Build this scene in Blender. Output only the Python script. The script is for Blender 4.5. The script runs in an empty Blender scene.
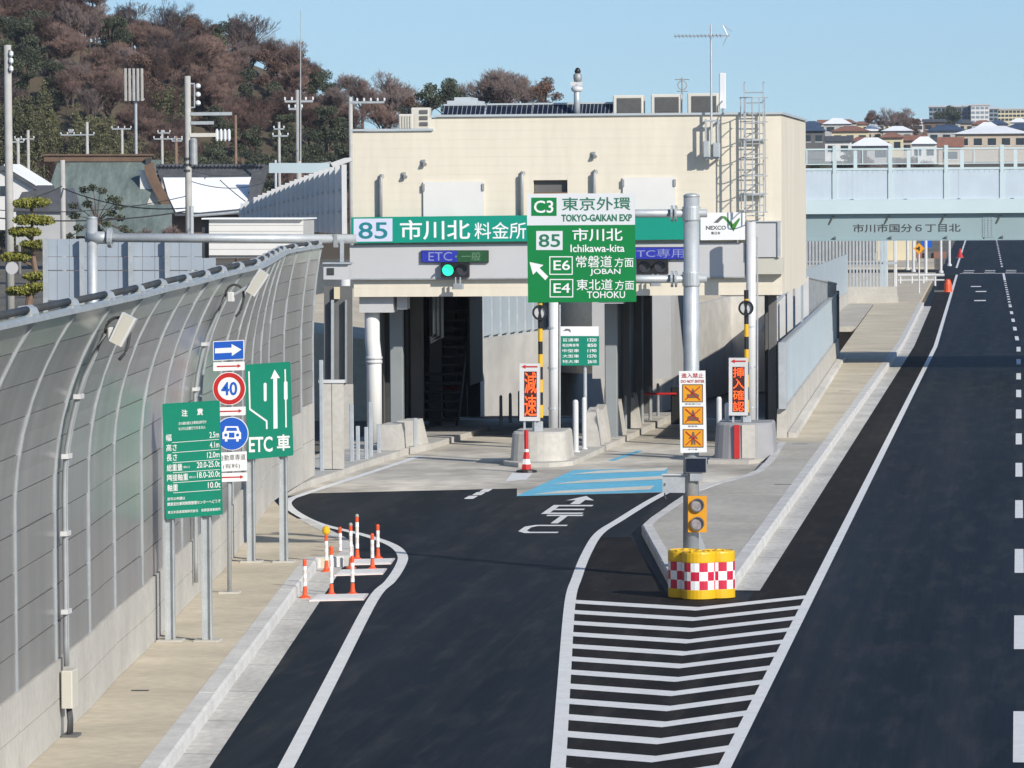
import bpy, math, random
from mathutils import Vector, Matrix
random.seed(7)
S = bpy.context.scene
# ---------------------------------------------------------------- camera
W_, H_ = 1024, 768
F_PX = 5110.0; CAM_H = 7.2; VP = (1018.0, 182.0); ROLL = math.radians(0.4)
u, v = VP[0] - 512, 384 - VP[1]
u0 = u*math.cos(ROLL) + v*math.sin(ROLL); v0 = -u*math.sin(ROLL) + v*math.cos(ROLL)
pb = math.atan(v0/F_PX); pa = math.atan(u0*math.cos(pb)/F_PX)
FW = Vector((-math.sin(pa)*math.cos(pb), math.cos(pa)*math.cos(pb), -math.sin(pb)))
RT0 = Vector((math.cos(pa), math.sin(pa), 0)); UP0 = RT0.cross(FW)
RT = RT0*math.cos(ROLL) - UP0*math.sin(ROLL); UP = RT0*math.sin(ROLL) + UP0*math.cos(ROLL)
CAM = Vector((0, 0, CAM_H))
cd = bpy.data.cameras.new('camera'); cam = bpy.data.objects.new('camera', cd); S.collection.objects.link(cam)
cd.sensor_width = 36; cd.lens = 36*F_PX/W_; cd.clip_start = 1; cd.clip_end = 12000
m3 = Matrix((RT, UP, -FW)).transposed()
cam.matrix_world = Matrix.Translation(CAM) @ m3.to_4x4()
S.camera = cam
# ---------------------------------------------------------------- light
SUN_EL = math.radians(27.5); TR = Vector((-0.69, 0.72, 0)).normalized()
w = bpy.data.worlds.new('World'); S.world = w; w.use_nodes = True
nt = w.node_tree; nt.nodes.clear()
sk = nt.nodes.new('ShaderNodeTexSky'); sk.sky_type = 'NISHITA'; sk.sun_disc = False
sk.sun_elevation = SUN_EL; sk.sun_rotation = math.atan2(-TR.x, -TR.y)
sk.air_density = 1.0; sk.dust_density = 0.3; sk.ozone_density = 4.0; sk.altitude = 0
bg = nt.nodes.new('ShaderNodeBackground'); bg.inputs[1].default_value = 0.107
tc = nt.nodes.new('ShaderNodeTexCoord'); av = nt.nodes.new('ShaderNodeVectorMath'); av.operation = 'ADD'; av.inputs[1].default_value = (0,0,.075)
nv = nt.nodes.new('ShaderNodeVectorMath'); nv.operation = 'NORMALIZE'
nt.links.new(tc.outputs['Generated'], av.inputs[0]); nt.links.new(av.outputs[0], nv.inputs[0]); nt.links.new(nv.outputs[0], sk.inputs[0])
ow = nt.nodes.new('ShaderNodeOutputWorld'); nt.links.new(sk.outputs[0], bg.inputs[0]); nt.links.new(bg.outputs[0], ow.inputs[0])
sl = bpy.data.lights.new('sun', 'SUN'); sl.energy = 4.2; sl.angle = math.radians(0.53); sl.color = (1.0, 0.94, 0.84)
so = bpy.data.objects.new('sun', sl); S.collection.objects.link(so)
sdir = Vector((TR.x*math.cos(SUN_EL), TR.y*math.cos(SUN_EL), -math.sin(SUN_EL)))
so.rotation_euler = sdir.to_track_quat('-Z', 'Y').to_euler(); so.location = (20, 40, 60)
S.view_settings.view_transform = 'Standard'; S.view_settings.look = 'None'
S.view_settings.gamma = 1; S.view_settings.exposure = 0.22; S.view_settings.use_curve_mapping = False

# ---------------------------------------------------------------- pixel -> place
def ray(px, py): return FW*F_PX + RT*(px-512) + UP*(384-py)
def at(px, py, Y):
    d = ray(px, py); return CAM + d*(Y/d.y)
def gp(px, py, z=0.0):
    d = ray(px, py); return CAM + d*((z-CAM_H)/d.z)
def interp(pts, y):            # pts: list of (y, x) sorted, linear with extrapolation
    for i in range(len(pts)-1):
        if y <= pts[i+1][0] or i == len(pts)-2:
            (a, b), (c, d) = pts[i], pts[i+1]
            return b + (d-b)*(y-a)/(c-a)

# ---------------------------------------------------------------- helpers
def link(o): S.collection.objects.link(o); return o
class MB:
    def __init__(s): s.v = []; s.f = []
    def add(s, vs, fs):
        n = len(s.v); s.v += [tuple(q) for q in vs]; s.f += [tuple(i+n for i in f) for f in fs]; return s
    def hexa(s, p): return s.add(p, [(0,3,2,1),(4,5,6,7),(0,1,5,4),(1,2,6,5),(2,3,7,6),(3,0,4,7)])
    def box(s, x0, x1, y0, y1, z0, z1):
        if x0 > x1: x0, x1 = x1, x0
        if y0 > y1: y0, y1 = y1, y0
        if z0 > z1: z0, z1 = z1, z0
        return s.hexa([(x0,y0,z0),(x1,y0,z0),(x1,y1,z0),(x0,y1,z0),(x0,y0,z1),(x1,y0,z1),(x1,y1,z1),(x0,y1,z1)])
    def cbox(s, x0, x1, y0, y1, z0, z1, c=.03):     # box with chamfered vertical and top edges
        pl = [(x0+c,y0),(x1-c,y0),(x1,y0+c),(x1,y1-c),(x1-c,y1),(x0+c,y1),(x0,y1-c),(x0,y0+c)]
        cx, cy = (x0+x1)/2, (y0+y1)/2
        def ins(p, k): return (p[0]-(k if p[0] > cx else -k), p[1]-(k if p[1] > cy else -k))
        vs = [(a,b,z0) for a,b in pl]+[(a,b,z1-c) for a,b in pl]+[ins(p,c*.8)+(z1,) for p in pl]
        fs = [tuple(range(7,-1,-1)), tuple(range(16,24))]
        for L in (0,8):
            for i in range(8): fs.append((L+i, L+(i+1)%8, L+8+(i+1)%8, L+8+i))
        return s.add(vs, fs)
    def prism(s, poly, z0, z1):
        n = len(poly)
        if sum(poly[i][0]*poly[(i+1)%n][1]-poly[(i+1)%n][0]*poly[i][1] for i in range(n)) < 0: poly = poly[::-1]
        vs = [(a,b,z0) for a,b in poly]+[(a,b,z1) for a,b in poly]
        return s.add(vs, [tuple(range(n-1,-1,-1)), tuple(range(n,2*n))]+[(i,(i+1)%n,n+(i+1)%n,n+i) for i in range(n)])
    def vprism(s, poly, y0, y1):                    # polygon in XZ extruded along Y (y0 = front)
        n = len(poly)
        if sum(poly[i][0]*poly[(i+1)%n][1]-poly[(i+1)%n][0]*poly[i][1] for i in range(n)) < 0: poly = poly[::-1]
        vs = [(a,y0,b) for a,b in poly]+[(a,y1,b) for a,b in poly]
        return s.add(vs, [tuple(range(n)), tuple(range(2*n-1,n-1,-1))]+[((i+1)%n,i,n+i,n+(i+1)%n) for i in range(n)])
    def sheet(s, pts): return s.add(pts, [tuple(range(len(pts)))])
    def cyl(s, p0, p1, r0, r1=None, n=12, caps=True):
        p0, p1 = Vector(p0), Vector(p1); r1 = r0 if r1 is None else r1
        d = (p1-p0).normalized(); a = d.orthogonal().normalized(); b = d.cross(a)
        vs = []
        for p, r in ((p0,r0),(p1,r1)):
            for i in range(n):
                t = 2*math.pi*i/n; vs.append(p+a*(r*math.cos(t))+b*(r*math.sin(t)))
        fs = [(i,(i+1)%n,n+(i+1)%n,n+i) for i in range(n)]
        if caps: fs += [tuple(range(n-1,-1,-1)), tuple(range(n,2*n))]
        return s.add(vs, fs)
    def tube(s, pts, r, n=6):
        pts = [Vector(p) for p in pts]; vs = []; k = len(pts)
        for i, p in enumerate(pts):
            d = (pts[min(i+1,k-1)]-pts[max(i-1,0)]).normalized()
            a = d.cross(Vector((0,0,1)) if abs(d.z) < .9 else Vector((1,0,0))).normalized(); b = d.cross(a)
            rr = r[i] if isinstance(r, (list,tuple)) else r
            for j in range(n):
                t = 2*math.pi*j/n; vs.append(p+a*(rr*math.cos(t))+b*(rr*math.sin(t)))
        fs = []
        for i in range(k-1):
            for j in range(n): fs.append((i*n+j, i*n+(j+1)%n, (i+1)*n+(j+1)%n, (i+1)*n+j))
        fs += [tuple(range(n-1,-1,-1)), tuple(range((k-1)*n,k*n))]
        return s.add(vs, fs)
    def lathe(s, c, prof, n=24):                    # prof: list of (r, z)
        vs = []
        for r, z in prof:
            for j in range(n):
                t = 2*math.pi*j/n; vs.append((c[0]+r*math.cos(t), c[1]+r*math.sin(t), c[2]+z))
        fs = []; k = len(prof)
        for i in range(k-1):
            for j in range(n): fs.append((i*n+j, i*n+(j+1)%n, (i+1)*n+(j+1)%n, (i+1)*n+j))
        fs += [tuple(range(n-1,-1,-1)), tuple(range((k-1)*n,k*n))]
        return s.add(vs, fs)
    def disc(s, c, r, y0, y1, n=28, r_in=0):        # disc facing -Y
        o = [(c[0]+r*math.cos(2*math.pi*i/n), c[1]+r*math.sin(2*math.pi*i/n)) for i in range(n)]
        if not r_in: return s.vprism(o, y0, y1)
        q = [(c[0]+r_in*math.cos(2*math.pi*i/n), c[1]+r_in*math.sin(2*math.pi*i/n)) for i in range(n)]
        vs = [(a,y0,b) for a,b in o]+[(a,y0,b) for a,b in q]+[(a,y1,b) for a,b in o]+[(a,y1,b) for a,b in q]
        fs = []
        for i in range(n):
            j = (i+1)%n
            fs += [(i,j,n+j,n+i),(2*n+j,2*n+i,3*n+i,3*n+j),(j,i,2*n+i,2*n+j),(n+i,n+j,3*n+j,3*n+i)]
        return s.add(vs, fs)
    # front-facing things given by pixel rectangles at a depth Y
    def prect(s, x0, y0, x1, y1, Y, d=.05):
        a, b, c, e = at(x0,y1,Y), at(x1,y1,Y), at(x1,y0,Y), at(x0,y0,Y)
        return s.vprism([(q.x,q.z) for q in (a,b,c,e)], Y, Y+d)
    def ppoly(s, pts, Y, d=.01): return s.vprism([(q.x,q.z) for q in (at(a,b,Y) for a,b in pts)], Y, Y+d)
    def text(s, body, x0, y0, x1, y1, Y, bold=0.0, sl=0.0):
        vs, fs = glyphs(body, bold)
        a, c = at(x0,y1,Y), at(x1,y0,Y)
        k = -sl*(c.x-a.x); return s.add([(a.x+(c.x-a.x)*p, Y, a.z+(c.z-a.z)*q+k*p) for p,q in vs], fs)
    def mesh(s, name, off=Vector((0,0,0))):
        me = bpy.data.meshes.new(name); me.from_pydata([(a-off.x,b-off.y,c-off.z) for a,b,c in s.v], [], s.f); me.update(); return me

_gc = {}
def glyphs(body, bold=0.0):
    k = (body, bold)
    if k in _gc: return _gc[k]
    c = bpy.data.curves.new('lettering', 'FONT'); c.body = body; c.offset = bold; c.resolution_u = 3
    o = bpy.data.objects.new('lettering', c); link(o)
    me = bpy.data.meshes.new_from_object(o.evaluated_get(bpy.context.evaluated_depsgraph_get()))
    vs = [tuple(q.co[:2]) for q in me.vertices]; fs = [tuple(p.vertices) for p in me.polygons]
    bpy.data.objects.remove(o); bpy.data.curves.remove(c); bpy.data.meshes.remove(me)
    x0 = min(q[0] for q in vs); x1 = max(q[0] for q in vs); y0 = min(q[1] for q in vs); y1 = max(q[1] for q in vs)
    r = ([((a-x0)/(x1-x0), (b-y0)/(y1-y0)) for a,b in vs], fs); _gc[k] = r; return r

def tag(o, label=None, cat=None, group=None, kind=None):
    if label: o['label'] = label
    if cat: o['category'] = cat
    if group: o['group'] = group
    if kind: o['kind'] = kind
    return o
def T(name, label, cat, loc, group=None, rz=0):
    o = link(bpy.data.objects.new(name, None)); o.location = loc; o.rotation_euler.z = rz; o.empty_display_size = .3
    return tag(o, label, cat, group)
def wloc(o):
    p = Vector((0,0,0))
    while o: p += Vector(o.location); o = o.parent
    return p
def P(name, mb, m, parent, smooth=False, label=None):       # a part; mb in world coordinates
    me = mb.mesh(name, wloc(parent)); me.materials.append(m)
    if smooth: me.shade_smooth()
    o = link(bpy.data.objects.new(name, me)); o.parent = parent
    if label: o['label'] = label
    return o
def L(name, mb, m, parent): return P(name, mb, m, parent)   # a part in local coordinates is made with PL
def PL(name, mb, m, parent, smooth=False):
    me = mb.mesh(name); me.materials.append(m)
    if smooth: me.shade_smooth()
    o = link(bpy.data.objects.new(name, me)); o.parent = parent; return o
def O(name, mb, m, label=None, cat=None, group=None, kind=None, smooth=False):   # a thing that is one mesh
    xs = [q[0] for q in mb.v]; ys = [q[1] for q in mb.v]; zs = [q[2] for q in mb.v]
    c = Vector(((min(xs)+max(xs))/2, (min(ys)+max(ys))/2, min(zs)))
    me = mb.mesh(name, c); me.materials.append(m)
    if smooth: me.shade_smooth()
    o = link(bpy.data.objects.new(name, me)); o.location = c
    return tag(o, label, cat, group, kind)
def dup(root, loc, rz=None, label=None, sc=None):
    r = link(root.copy()); r.location = loc
    if rz is not None: r.rotation_euler.z = rz
    if sc: r.scale = (sc, sc, sc)
    if label: r['label'] = label
    for ch in list(root.children):
        c = link(ch.copy()); c.parent = r
        for g in ch.children: d = link(g.copy()); d.parent = c
    return r

# ---------------------------------------------------------------- materials
def mat(name, col, rough=.6, metal=0.0, var=.12, scale=1.0, fine=0.0, fscale=40, bump=0.0, stretch=(1,1,1), spec=.5, emit=0, tint=None, coords='pos'):
    m = bpy.data.materials.new(name); m.use_nodes = True; n = m.node_tree.nodes; l = m.node_tree.links
    b = n['Principled BSDF']; b.inputs['Roughness'].default_value = rough; b.inputs['Metallic'].default_value = metal
    b.inputs['Specular IOR Level'].default_value = spec
    if coords == 'pos': g = n.new('ShaderNodeNewGeometry').outputs['Position']
    else: g = n.new('ShaderNodeTexCoord').outputs['Object']
    mp = n.new('ShaderNodeMapping'); mp.inputs['Scale'].default_value = stretch; l.new(g, mp.inputs[0])
    nz = n.new('ShaderNodeTexNoise'); nz.inputs['Scale'].default_value = scale; nz.inputs['Detail'].default_value = 5; nz.inputs['Roughness'].default_value = .6
    l.new(mp.outputs[0], nz.inputs[0])
    rp = n.new('ShaderNodeValToRGB'); l.new(nz.outputs[0], rp.inputs[0])
    c2 = tint or col
    rp.color_ramp.elements[0].position = .3; rp.color_ramp.elements[1].position = .7
    rp.color_ramp.elements[0].color = tuple(max(0, q*(1-var)) for q in col)+(1,)
    rp.color_ramp.elements[1].color = tuple(q*(1+var) for q in c2)+(1,)
    out = rp.outputs[0]
    if fine:
        n2 = n.new('ShaderNodeTexNoise'); n2.inputs['Scale'].default_value = fscale; n2.inputs['Detail'].default_value = 2; l.new(mp.outputs[0], n2.inputs[0])
        mr = n.new('ShaderNodeMapRange'); mr.inputs[1].default_value = .3; mr.inputs[2].default_value = .7; mr.inputs[3].default_value = 1-fine; mr.inputs[4].default_value = 1+fine
        l.new(n2.outputs[0], mr.inputs[0])
        mx = n.new('ShaderNodeVectorMath'); mx.operation = 'SCALE'; l.new(out, mx.inputs[0]); l.new(mr.outputs[0], mx.inputs['Scale']); out = mx.outputs[0]
    l.new(out, b.inputs['Base Color'])
    if bump:
        bm = n.new('ShaderNodeBump'); bm.inputs['Strength'].default_value = bump; bm.inputs['Distance'].default_value = .02
        n3 = n.new('ShaderNodeTexNoise'); n3.inputs['Scale'].default_value = fscale; n3.inputs['Detail'].default_value = 3; l.new(mp.outputs[0], n3.inputs[0])
        l.new(n3.outputs[0], bm.inputs['Height']); l.new(bm.outputs[0], b.inputs['Normal'])
    if emit:
        b.inputs['Emission Color'].default_value = tuple(col)+(1,); b.inputs['Emission Strength'].default_value = emit
    return m
M = {}
M['ground'] = mat('ground_earth', (.13,.115,.09), .95, var=.3, scale=.05)
M['asphalt'] = mat('asphalt_lane', (.0065,.0090,.0135), .6, var=.25, scale=.5, fine=.16, fscale=14, bump=.25, stretch=(1.4,.035,1), spec=.07, tint=(.0110,.0140,.0195))
def asphalt_wear(m, amt, light):
    n = m.node_tree.nodes; l = m.node_tree.links; b = n['Principled BSDF']; src = b.inputs['Base Color'].links[0].from_socket
    g = n.new('ShaderNodeNewGeometry'); fac = []
    for st, sc, det, lo, hi in (((1.0,.13,1),2.2,8,.47,.66),((1.3,.012,1),1.0,3,.46,.66)):
        mp = n.new('ShaderNodeMapping'); mp.inputs['Scale'].default_value = st; l.new(g.outputs['Position'], mp.inputs[0])
        z = n.new('ShaderNodeTexNoise'); z.inputs['Scale'].default_value = sc; z.inputs['Detail'].default_value = det; z.inputs['Roughness'].default_value = .7; l.new(mp.outputs[0], z.inputs[0])
        mr = n.new('ShaderNodeMapRange'); mr.interpolation_type = 'SMOOTHSTEP'; mr.inputs[1].default_value = lo; mr.inputs[2].default_value = hi; mr.inputs[3].default_value = 0; mr.inputs[4].default_value = amt*(1 if det > 4 else .55); l.new(z.outputs[0], mr.inputs[0]); fac.append(mr.outputs[0])
    ad = n.new('ShaderNodeMath'); ad.operation = 'ADD'; ad.use_clamp = True; l.new(fac[0], ad.inputs[0]); l.new(fac[1], ad.inputs[1])
    mx = n.new('ShaderNodeMix'); mx.data_type = 'RGBA'; l.new(ad.outputs[0], mx.inputs[0]); l.new(src, mx.inputs[6]); mx.inputs[7].default_value = tuple(light)+(1,)
    l.new(mx.outputs[2], b.inputs['Base Color'])
asphalt_wear(M['asphalt'], .5, (.040,.039,.040))
M['shoulder'] = mat('asphalt_shoulder', (.015,.0135,.013), .85, spec=.12, var=.25, scale=.4, fine=.3, fscale=10, bump=.3)
asphalt_wear(M['shoulder'], .7, (.035,.03,.027))
M['line'] = mat('road_paint', (.74,.74,.73), .6, var=.07, scale=2, fine=.07, fscale=14)
M['apron'] = mat('concrete_apron', (.48,.44,.375), .8, var=.42, scale=.9, fine=.12, fscale=6, stretch=(.35,.22,1), tint=(.52,.48,.41))  # noise streaks stand for tyre stains and for gantry shadows
M['walk'] = mat('concrete_sidewalk', (.53,.465,.355), .9, var=.16, scale=.45, fine=.09, fscale=5)
M['walk2'] = mat('concrete_grey_sidewalk', (.43,.405,.355), .9, var=.15, scale=.5, fine=.08, fscale=6, stretch=(1,.5,1))
M['kerb'] = mat('concrete_kerb', (.56,.55,.53), .9, var=.13, scale=1.2, fine=.1, fscale=18)
M['gutter'] = mat('concrete_gutter', (.52,.505,.47), .9, var=.18, scale=.8, fine=.12, fscale=10, stretch=(1,.4,1))
M['conc'] = mat('concrete_precast', (.46,.44,.40), .9, var=.12, scale=.7, fine=.07, fscale=8)
M['conc_stain'] = mat('concrete_retaining', (.53,.51,.47), .9, var=.16, scale=.4, fine=.08, fscale=3, stretch=(1,.12,.5))
M['panel'] = mat('barrier_panel', (.345,.342,.33), .28, .25, var=.12, scale=.8, fine=.05, fscale=9, stretch=(1,1.6,.15), tint=(.375,.372,.36))
M['panel_b'] = mat('barrier_panel_brown', (.325,.318,.305), .3, .25, var=.12, scale=.8, fine=.05, fscale=9, stretch=(1,1.6,.15))
M['panel_g'] = mat('barrier_panel_clear', (.40,.43,.39), .24, .2, var=.14, scale=.5, stretch=(1,.3,.6))
M['galv'] = mat('galvanised_steel', (.46,.49,.51), .5, .35, var=.12, scale=3, fine=.05, fscale=25)
M['galv_d'] = mat('galvanised_dull', (.33,.35,.36), .55, .3, var=.15, scale=3)
M['whitesteel'] = mat('painted_white_steel', (.60,.60,.60), .45, 0, var=.06, scale=1.5)
M['steelblue'] = mat('painted_blue_grey_steel', (.44,.53,.57), .5, 0, var=.05, scale=.7)
M['bridge_pale'] = mat('bridge_fascia', (.52,.63,.65), .55, 0, var=.05, scale=.4)
M['bridge_grey'] = mat('bridge_girder', (.27,.36,.38), .55, 0, var=.07, scale=.3)
M['fencepanel'] = mat('bridge_screen', (.50,.58,.65), .5, 0, var=.05, scale=1)
M['fencegrey'] = mat('grey_blue_fence', (.33,.38,.44), .6, 0, var=.06, scale=1)
M['railpanel'] = mat('railing_panel', (.42,.48,.52), .5, .1, var=.06, scale=1)
M['cream'] = mat('cream_cladding', (.70,.64,.53), .75, var=.05, scale=.9, fine=.03, fscale=5, stretch=(1,1,.2))
M['creamd'] = mat('cream_sill', (.50,.48,.42), .75, var=.06, scale=1)
M['white'] = mat('white_panel', (.70,.69,.67), .6, var=.04, scale=1)
M['greyp'] = mat('grey_fascia', (.50,.50,.51), .6, var=.035, scale=.6)
M['nosegrey'] = mat('nose_grey', (.30,.30,.31), .7, var=.1, scale=1)  # even grey, darker than the other island concrete
M['palepanel'] = mat('pale_fence_panel', (.58,.63,.66), .5, 0, var=.05, scale=1)
M['dark'] = mat('dark_steel', (.055,.058,.06), .6, .2, var=.2, scale=2)
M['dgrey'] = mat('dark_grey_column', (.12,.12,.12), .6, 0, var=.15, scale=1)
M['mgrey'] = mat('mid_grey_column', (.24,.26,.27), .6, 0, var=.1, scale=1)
M['black'] = mat('black_plastic', (.012,.012,.013), .5, 0, var=.2, scale=5)
M['coping'] = mat('roof_coping', (.50,.54,.57), .5, .2, var=.06, scale=1)
M['solar'] = mat('solar_cells', (.012,.018,.035), .2, 0, var=.3, scale=3)
M['acgrille'] = mat('ac_grille', (.10,.10,.10), .7, 0, var=.15, scale=9)
M['acbody'] = mat('ac_body', (.60,.58,.52), .6, 0, var=.05, scale=1)
M['g_green'] = mat('sign_green', (.0,.20,.045), .45, 0, var=.04, scale=2)
M['t_green'] = mat('sign_teal', (.0,.215,.135), .45, 0, var=.05, scale=2)
M['b_green'] = mat('sign_strip_teal', (.0,.27,.19), .45, 0, var=.04, scale=1)
M['signwhite'] = mat('sign_white', (.68,.70,.72), .45, 0, var=.03, scale=2)
M['letter'] = mat('sign_letter_white', (.80,.81,.81), .45, 0, var=.02, scale=2)
M['lilac'] = mat('sign_lilac', (.62,.64,.78), .45, 0, var=.03, scale=2)
M['lettergreen'] = mat('sign_letter_green', (.02,.16,.09), .5, 0, var=.03, scale=2)
M['letterteal'] = mat('sign_letter_teal', (.01,.20,.24), .5, 0, var=.03, scale=2)
M['blue'] = mat('sign_blue', (.012,.10,.50), .45, 0, var=.04, scale=2)
M['ledblue'] = mat('led_panel_blue', (.025,.035,.36), .4, 0, var=.25, scale=12)
M['ledgreen'] = mat('led_panel_green', (.02,.085,.03), .4, 0, var=.25, scale=12)
M['lettergrey'] = mat('led_letter_grey', (.25,.28,.50), .5, 0, var=.1, scale=8)
M['lettergg'] = mat('led_letter_green', (.13,.25,.15), .5, 0, var=.1, scale=8)
M['red'] = mat('sign_red', (.48,.02,.02), .45, 0, var=.06, scale=2)
M['orange'] = mat('cone_orange', (.72,.085,.02), .5, 0, var=.1, scale=4)
M['yellow'] = mat('yellow_plastic', (.70,.42,.01), .4, 0, var=.06, scale=2)
M['amber'] = mat('sign_amber', (.75,.33,.015), .45, 0, var=.05, scale=2)
M['crossblue'] = mat('road_paint_blue', (.12,.48,.68), .6, 0, var=.12, scale=1.2, fine=.1, fscale=8)
M['roadcream'] = mat('road_paint_cream', (.66,.64,.56), .6, 0, var=.12, scale=1.2, fine=.1, fscale=8)
M['led'] = mat('led_red_orange', (1.0,.10,.015), .5, 0, var=.15, scale=30, emit=1.0)
M['ledoff'] = mat('led_board_dark', (.07,.012,.008), .5, 0, var=.3, scale=20)
M['go'] = mat('signal_green_lit', (.02,.62,.33), .3, 0, var=.0, emit=1.4)
M['lensoff'] = mat('signal_lens_unlit', (.05,.05,.06), .2, 0, var=.2, scale=9)
M['lensgrey'] = mat('lens_grey', (.30,.27,.28), .35, 0, var=.3, scale=14)
M['glass'] = mat('window_glass', (.03,.04,.05), .1, 0, var=.3, scale=.5)
M['snow'] = mat('snow_roof', (.80,.82,.85), .7, 0, var=.05, scale=.4)
M['tile'] = mat('roof_tile_dark', (.085,.09,.10), .6, 0, var=.25, scale=1.5)
M['copper'] = mat('copper_roof_green', (.115,.15,.14), .7, .0, var=.2, scale=.5, fine=.1, fscale=3, stretch=(2.5,1,.35), tint=(.155,.19,.178))
M['brown'] = mat('brown_ridge', (.16,.10,.065), .7, 0, var=.2, scale=1)
M['redroof'] = mat('red_brown_roof', (.25,.12,.085), .7, 0, var=.2, scale=.6)
M['bluetile'] = mat('blue_tile_roof', (.05,.08,.14), .6, 0, var=.2, scale=.6)
M['ivory'] = mat('ivory_render', (.62,.55,.38), .8, 0, var=.06, scale=.5)
M['beige'] = mat('beige_render', (.50,.42,.34), .8, 0, var=.06, scale=.5)
M['housegrey'] = mat('grey_render', (.42,.42,.42), .8, 0, var=.08, scale=.5)
M['apart'] = mat('apartment_grey_blue', (.22,.27,.32), .7, 0, var=.08, scale=.3)
M['polec'] = mat('pole_concrete', (.40,.39,.37), .85, 0, var=.12, scale=2)
M['rust'] = mat('pole_brown', (.20,.13,.09), .8, 0, var=.2, scale=2)
M['wire'] = mat('wire_black', (.03,.03,.032), .7, 0, var=.1)
M['bark'] = mat('bark', (.085,.06,.05), .95, 0, var=.3, scale=3)
M['twig'] = mat('bare_twig', (.15,.097,.082), .95, 0, var=.4, scale=.22, fine=.25, fscale=1.5, tint=(.185,.12,.098))
M['twig2'] = mat('bare_twig_grey', (.165,.125,.115), .95, 0, var=.25, scale=.3, fine=.2, fscale=1.5)
M['leafd'] = mat('evergreen_leaf', (.042,.055,.032), .7, 0, var=.45, scale=.3, fine=.3, fscale=1.5, tint=(.065,.075,.042))
M['leafb'] = mat('bamboo_leaf', (.075,.088,.036), .7, 0, var=.35, scale=.25, fine=.25, fscale=1.5, tint=(.11,.105,.045))
M['leafr'] = mat('russet_leaf', (.135,.08,.058), .8, 0, var=.35, scale=.3, fine=.25, fscale=1.5)
M['leafy'] = mat('pine_pad_leaf', (.20,.20,.035), .7, 0, var=.35, scale=1.5, fine=.3, fscale=6)
M['hill'] = mat('hill_soil', (.09,.07,.045), .95, 0, var=.3, scale=.08)
M['rubber'] = mat('rubber_grey', (.35,.34,.32), .8, 0, var=.15, scale=3)

# ================================================================ SETTING: ground, roads, kerbs
def smooth_pts(pts, k=6):
    pts = [Vector(p) for p in pts]; out = []
    for i in range(len(pts)-1):
        p0, p1, p2, p3 = pts[max(i-1,0)], pts[i], pts[i+1], pts[min(i+2,len(pts)-1)]
        for j in range(k):
            t = j/k
            out.append(.5*((2*p1)+(p2-p0)*t+(2*p0-5*p1+4*p2-p3)*t*t+(3*p1-p0-3*p2+p3)*t*t*t))
    out.append(pts[-1]); return out
def strip(mb, pts, wid, z):                      # flat painted strip along a polyline
    pts = [Vector((p[0],p[1],0)) for p in pts]; vs = []; n = len(pts)
    for i, p in enumerate(pts):
        d = (pts[min(i+1,n-1)]-pts[max(i-1,0)]).normalized(); q = Vector((d.y,-d.x,0))*(wid/2)
        vs += [(p.x-q.x,p.y-q.y,z),(p.x+q.x,p.y+q.y,z)]
    return mb.add(vs, [(2*i,2*i+1,2*i+3,2*i+2) for i in range(n-1)])
def bend(Y): return -.0065*max(0, Y-225)
def resample(pts, step):
    out = [Vector(pts[0])]; acc = 0
    for i in range(len(pts)-1):
        a, b = Vector(pts[i]), Vector(pts[i+1]); d = (b-a).length; t = step-acc
        while t <= d: out.append(a+(b-a)*(t/d)); t += step
        acc = (acc+d) % step
    if (out[-1]-Vector(pts[-1])).length > .2: out.append(Vector(pts[-1]))
    return out
def kerb_run(name, pts, wid, h, parent, side=1, step=2.0, m=None):    # kerb stones, inner edge on pts
    pts = resample([Vector((p[0],p[1],0)) for p in pts], step)
    for i in range(len(pts)-1):
        a, b = pts[i], pts[i+1]; d = (b-a).normalized(); q = Vector((d.y,-d.x,0))*wid*side
        a2, b2 = a+d*.008, b-d*.008; c = q*.14; hh = h+random.uniform(-.004,.004)
        o0, o1 = a2+q, b2+q
        MBv = MB().add([(a2.x,a2.y,-.03),(o0.x,o0.y,-.03),(o1.x,o1.y,-.03),(b2.x,b2.y,-.03),
                        (a2.x,a2.y,hh),(o0.x-c.x,o0.y-c.y,hh),(o1.x-c.x,o1.y-c.y,hh),(b2.x,b2.y,hh),
                        (o0.x,o0.y,hh-.03),(o1.x,o1.y,hh-.03)],
                       [(4,5,6,7),(5,8,9,6),(8,1,2,9),(0,4,7,3),(0,1,8,5,4),(3,7,6,9,2)])
        P(name, MBv, m or M['kerb'], parent)

g = MB()
Z0 = -.06
for x0,x1,y0,y1 in ((-6000,-17.9,-200,9000),(-6.9,6000,-200,9000),(-17.9,-6.9,-200,157),(-17.9,-6.9,300,9000)):
    g.sheet([(x0,y0,Z0),(x1,y0,Z0),(x1,y1,Z0),(x0,y1,Z0)])
O('ground', g, M['ground'], kind='structure')
road = MB()
road.sheet([(-20,20,0),(18,20,0),(18,123,0),(-20,123,0)])
ys = [123,225,300,400,500,620,760]
for a,b in zip(ys[:-1], ys[1:]):
    road.sheet([(-5.0+bend(a),a,0),(18+bend(a),a,0),(18+bend(b),b,0),(-5.0+bend(b),b,0)])
road_o = O('road', road, M['asphalt'], kind='structure')
# cross street beyond the bridge
O('cross_street', MB().sheet([(-80,408,-.004),(60,408,-.004),(60,424,-.004),(-80,424,-.004)]), M['shoulder'], kind='structure')
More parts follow.
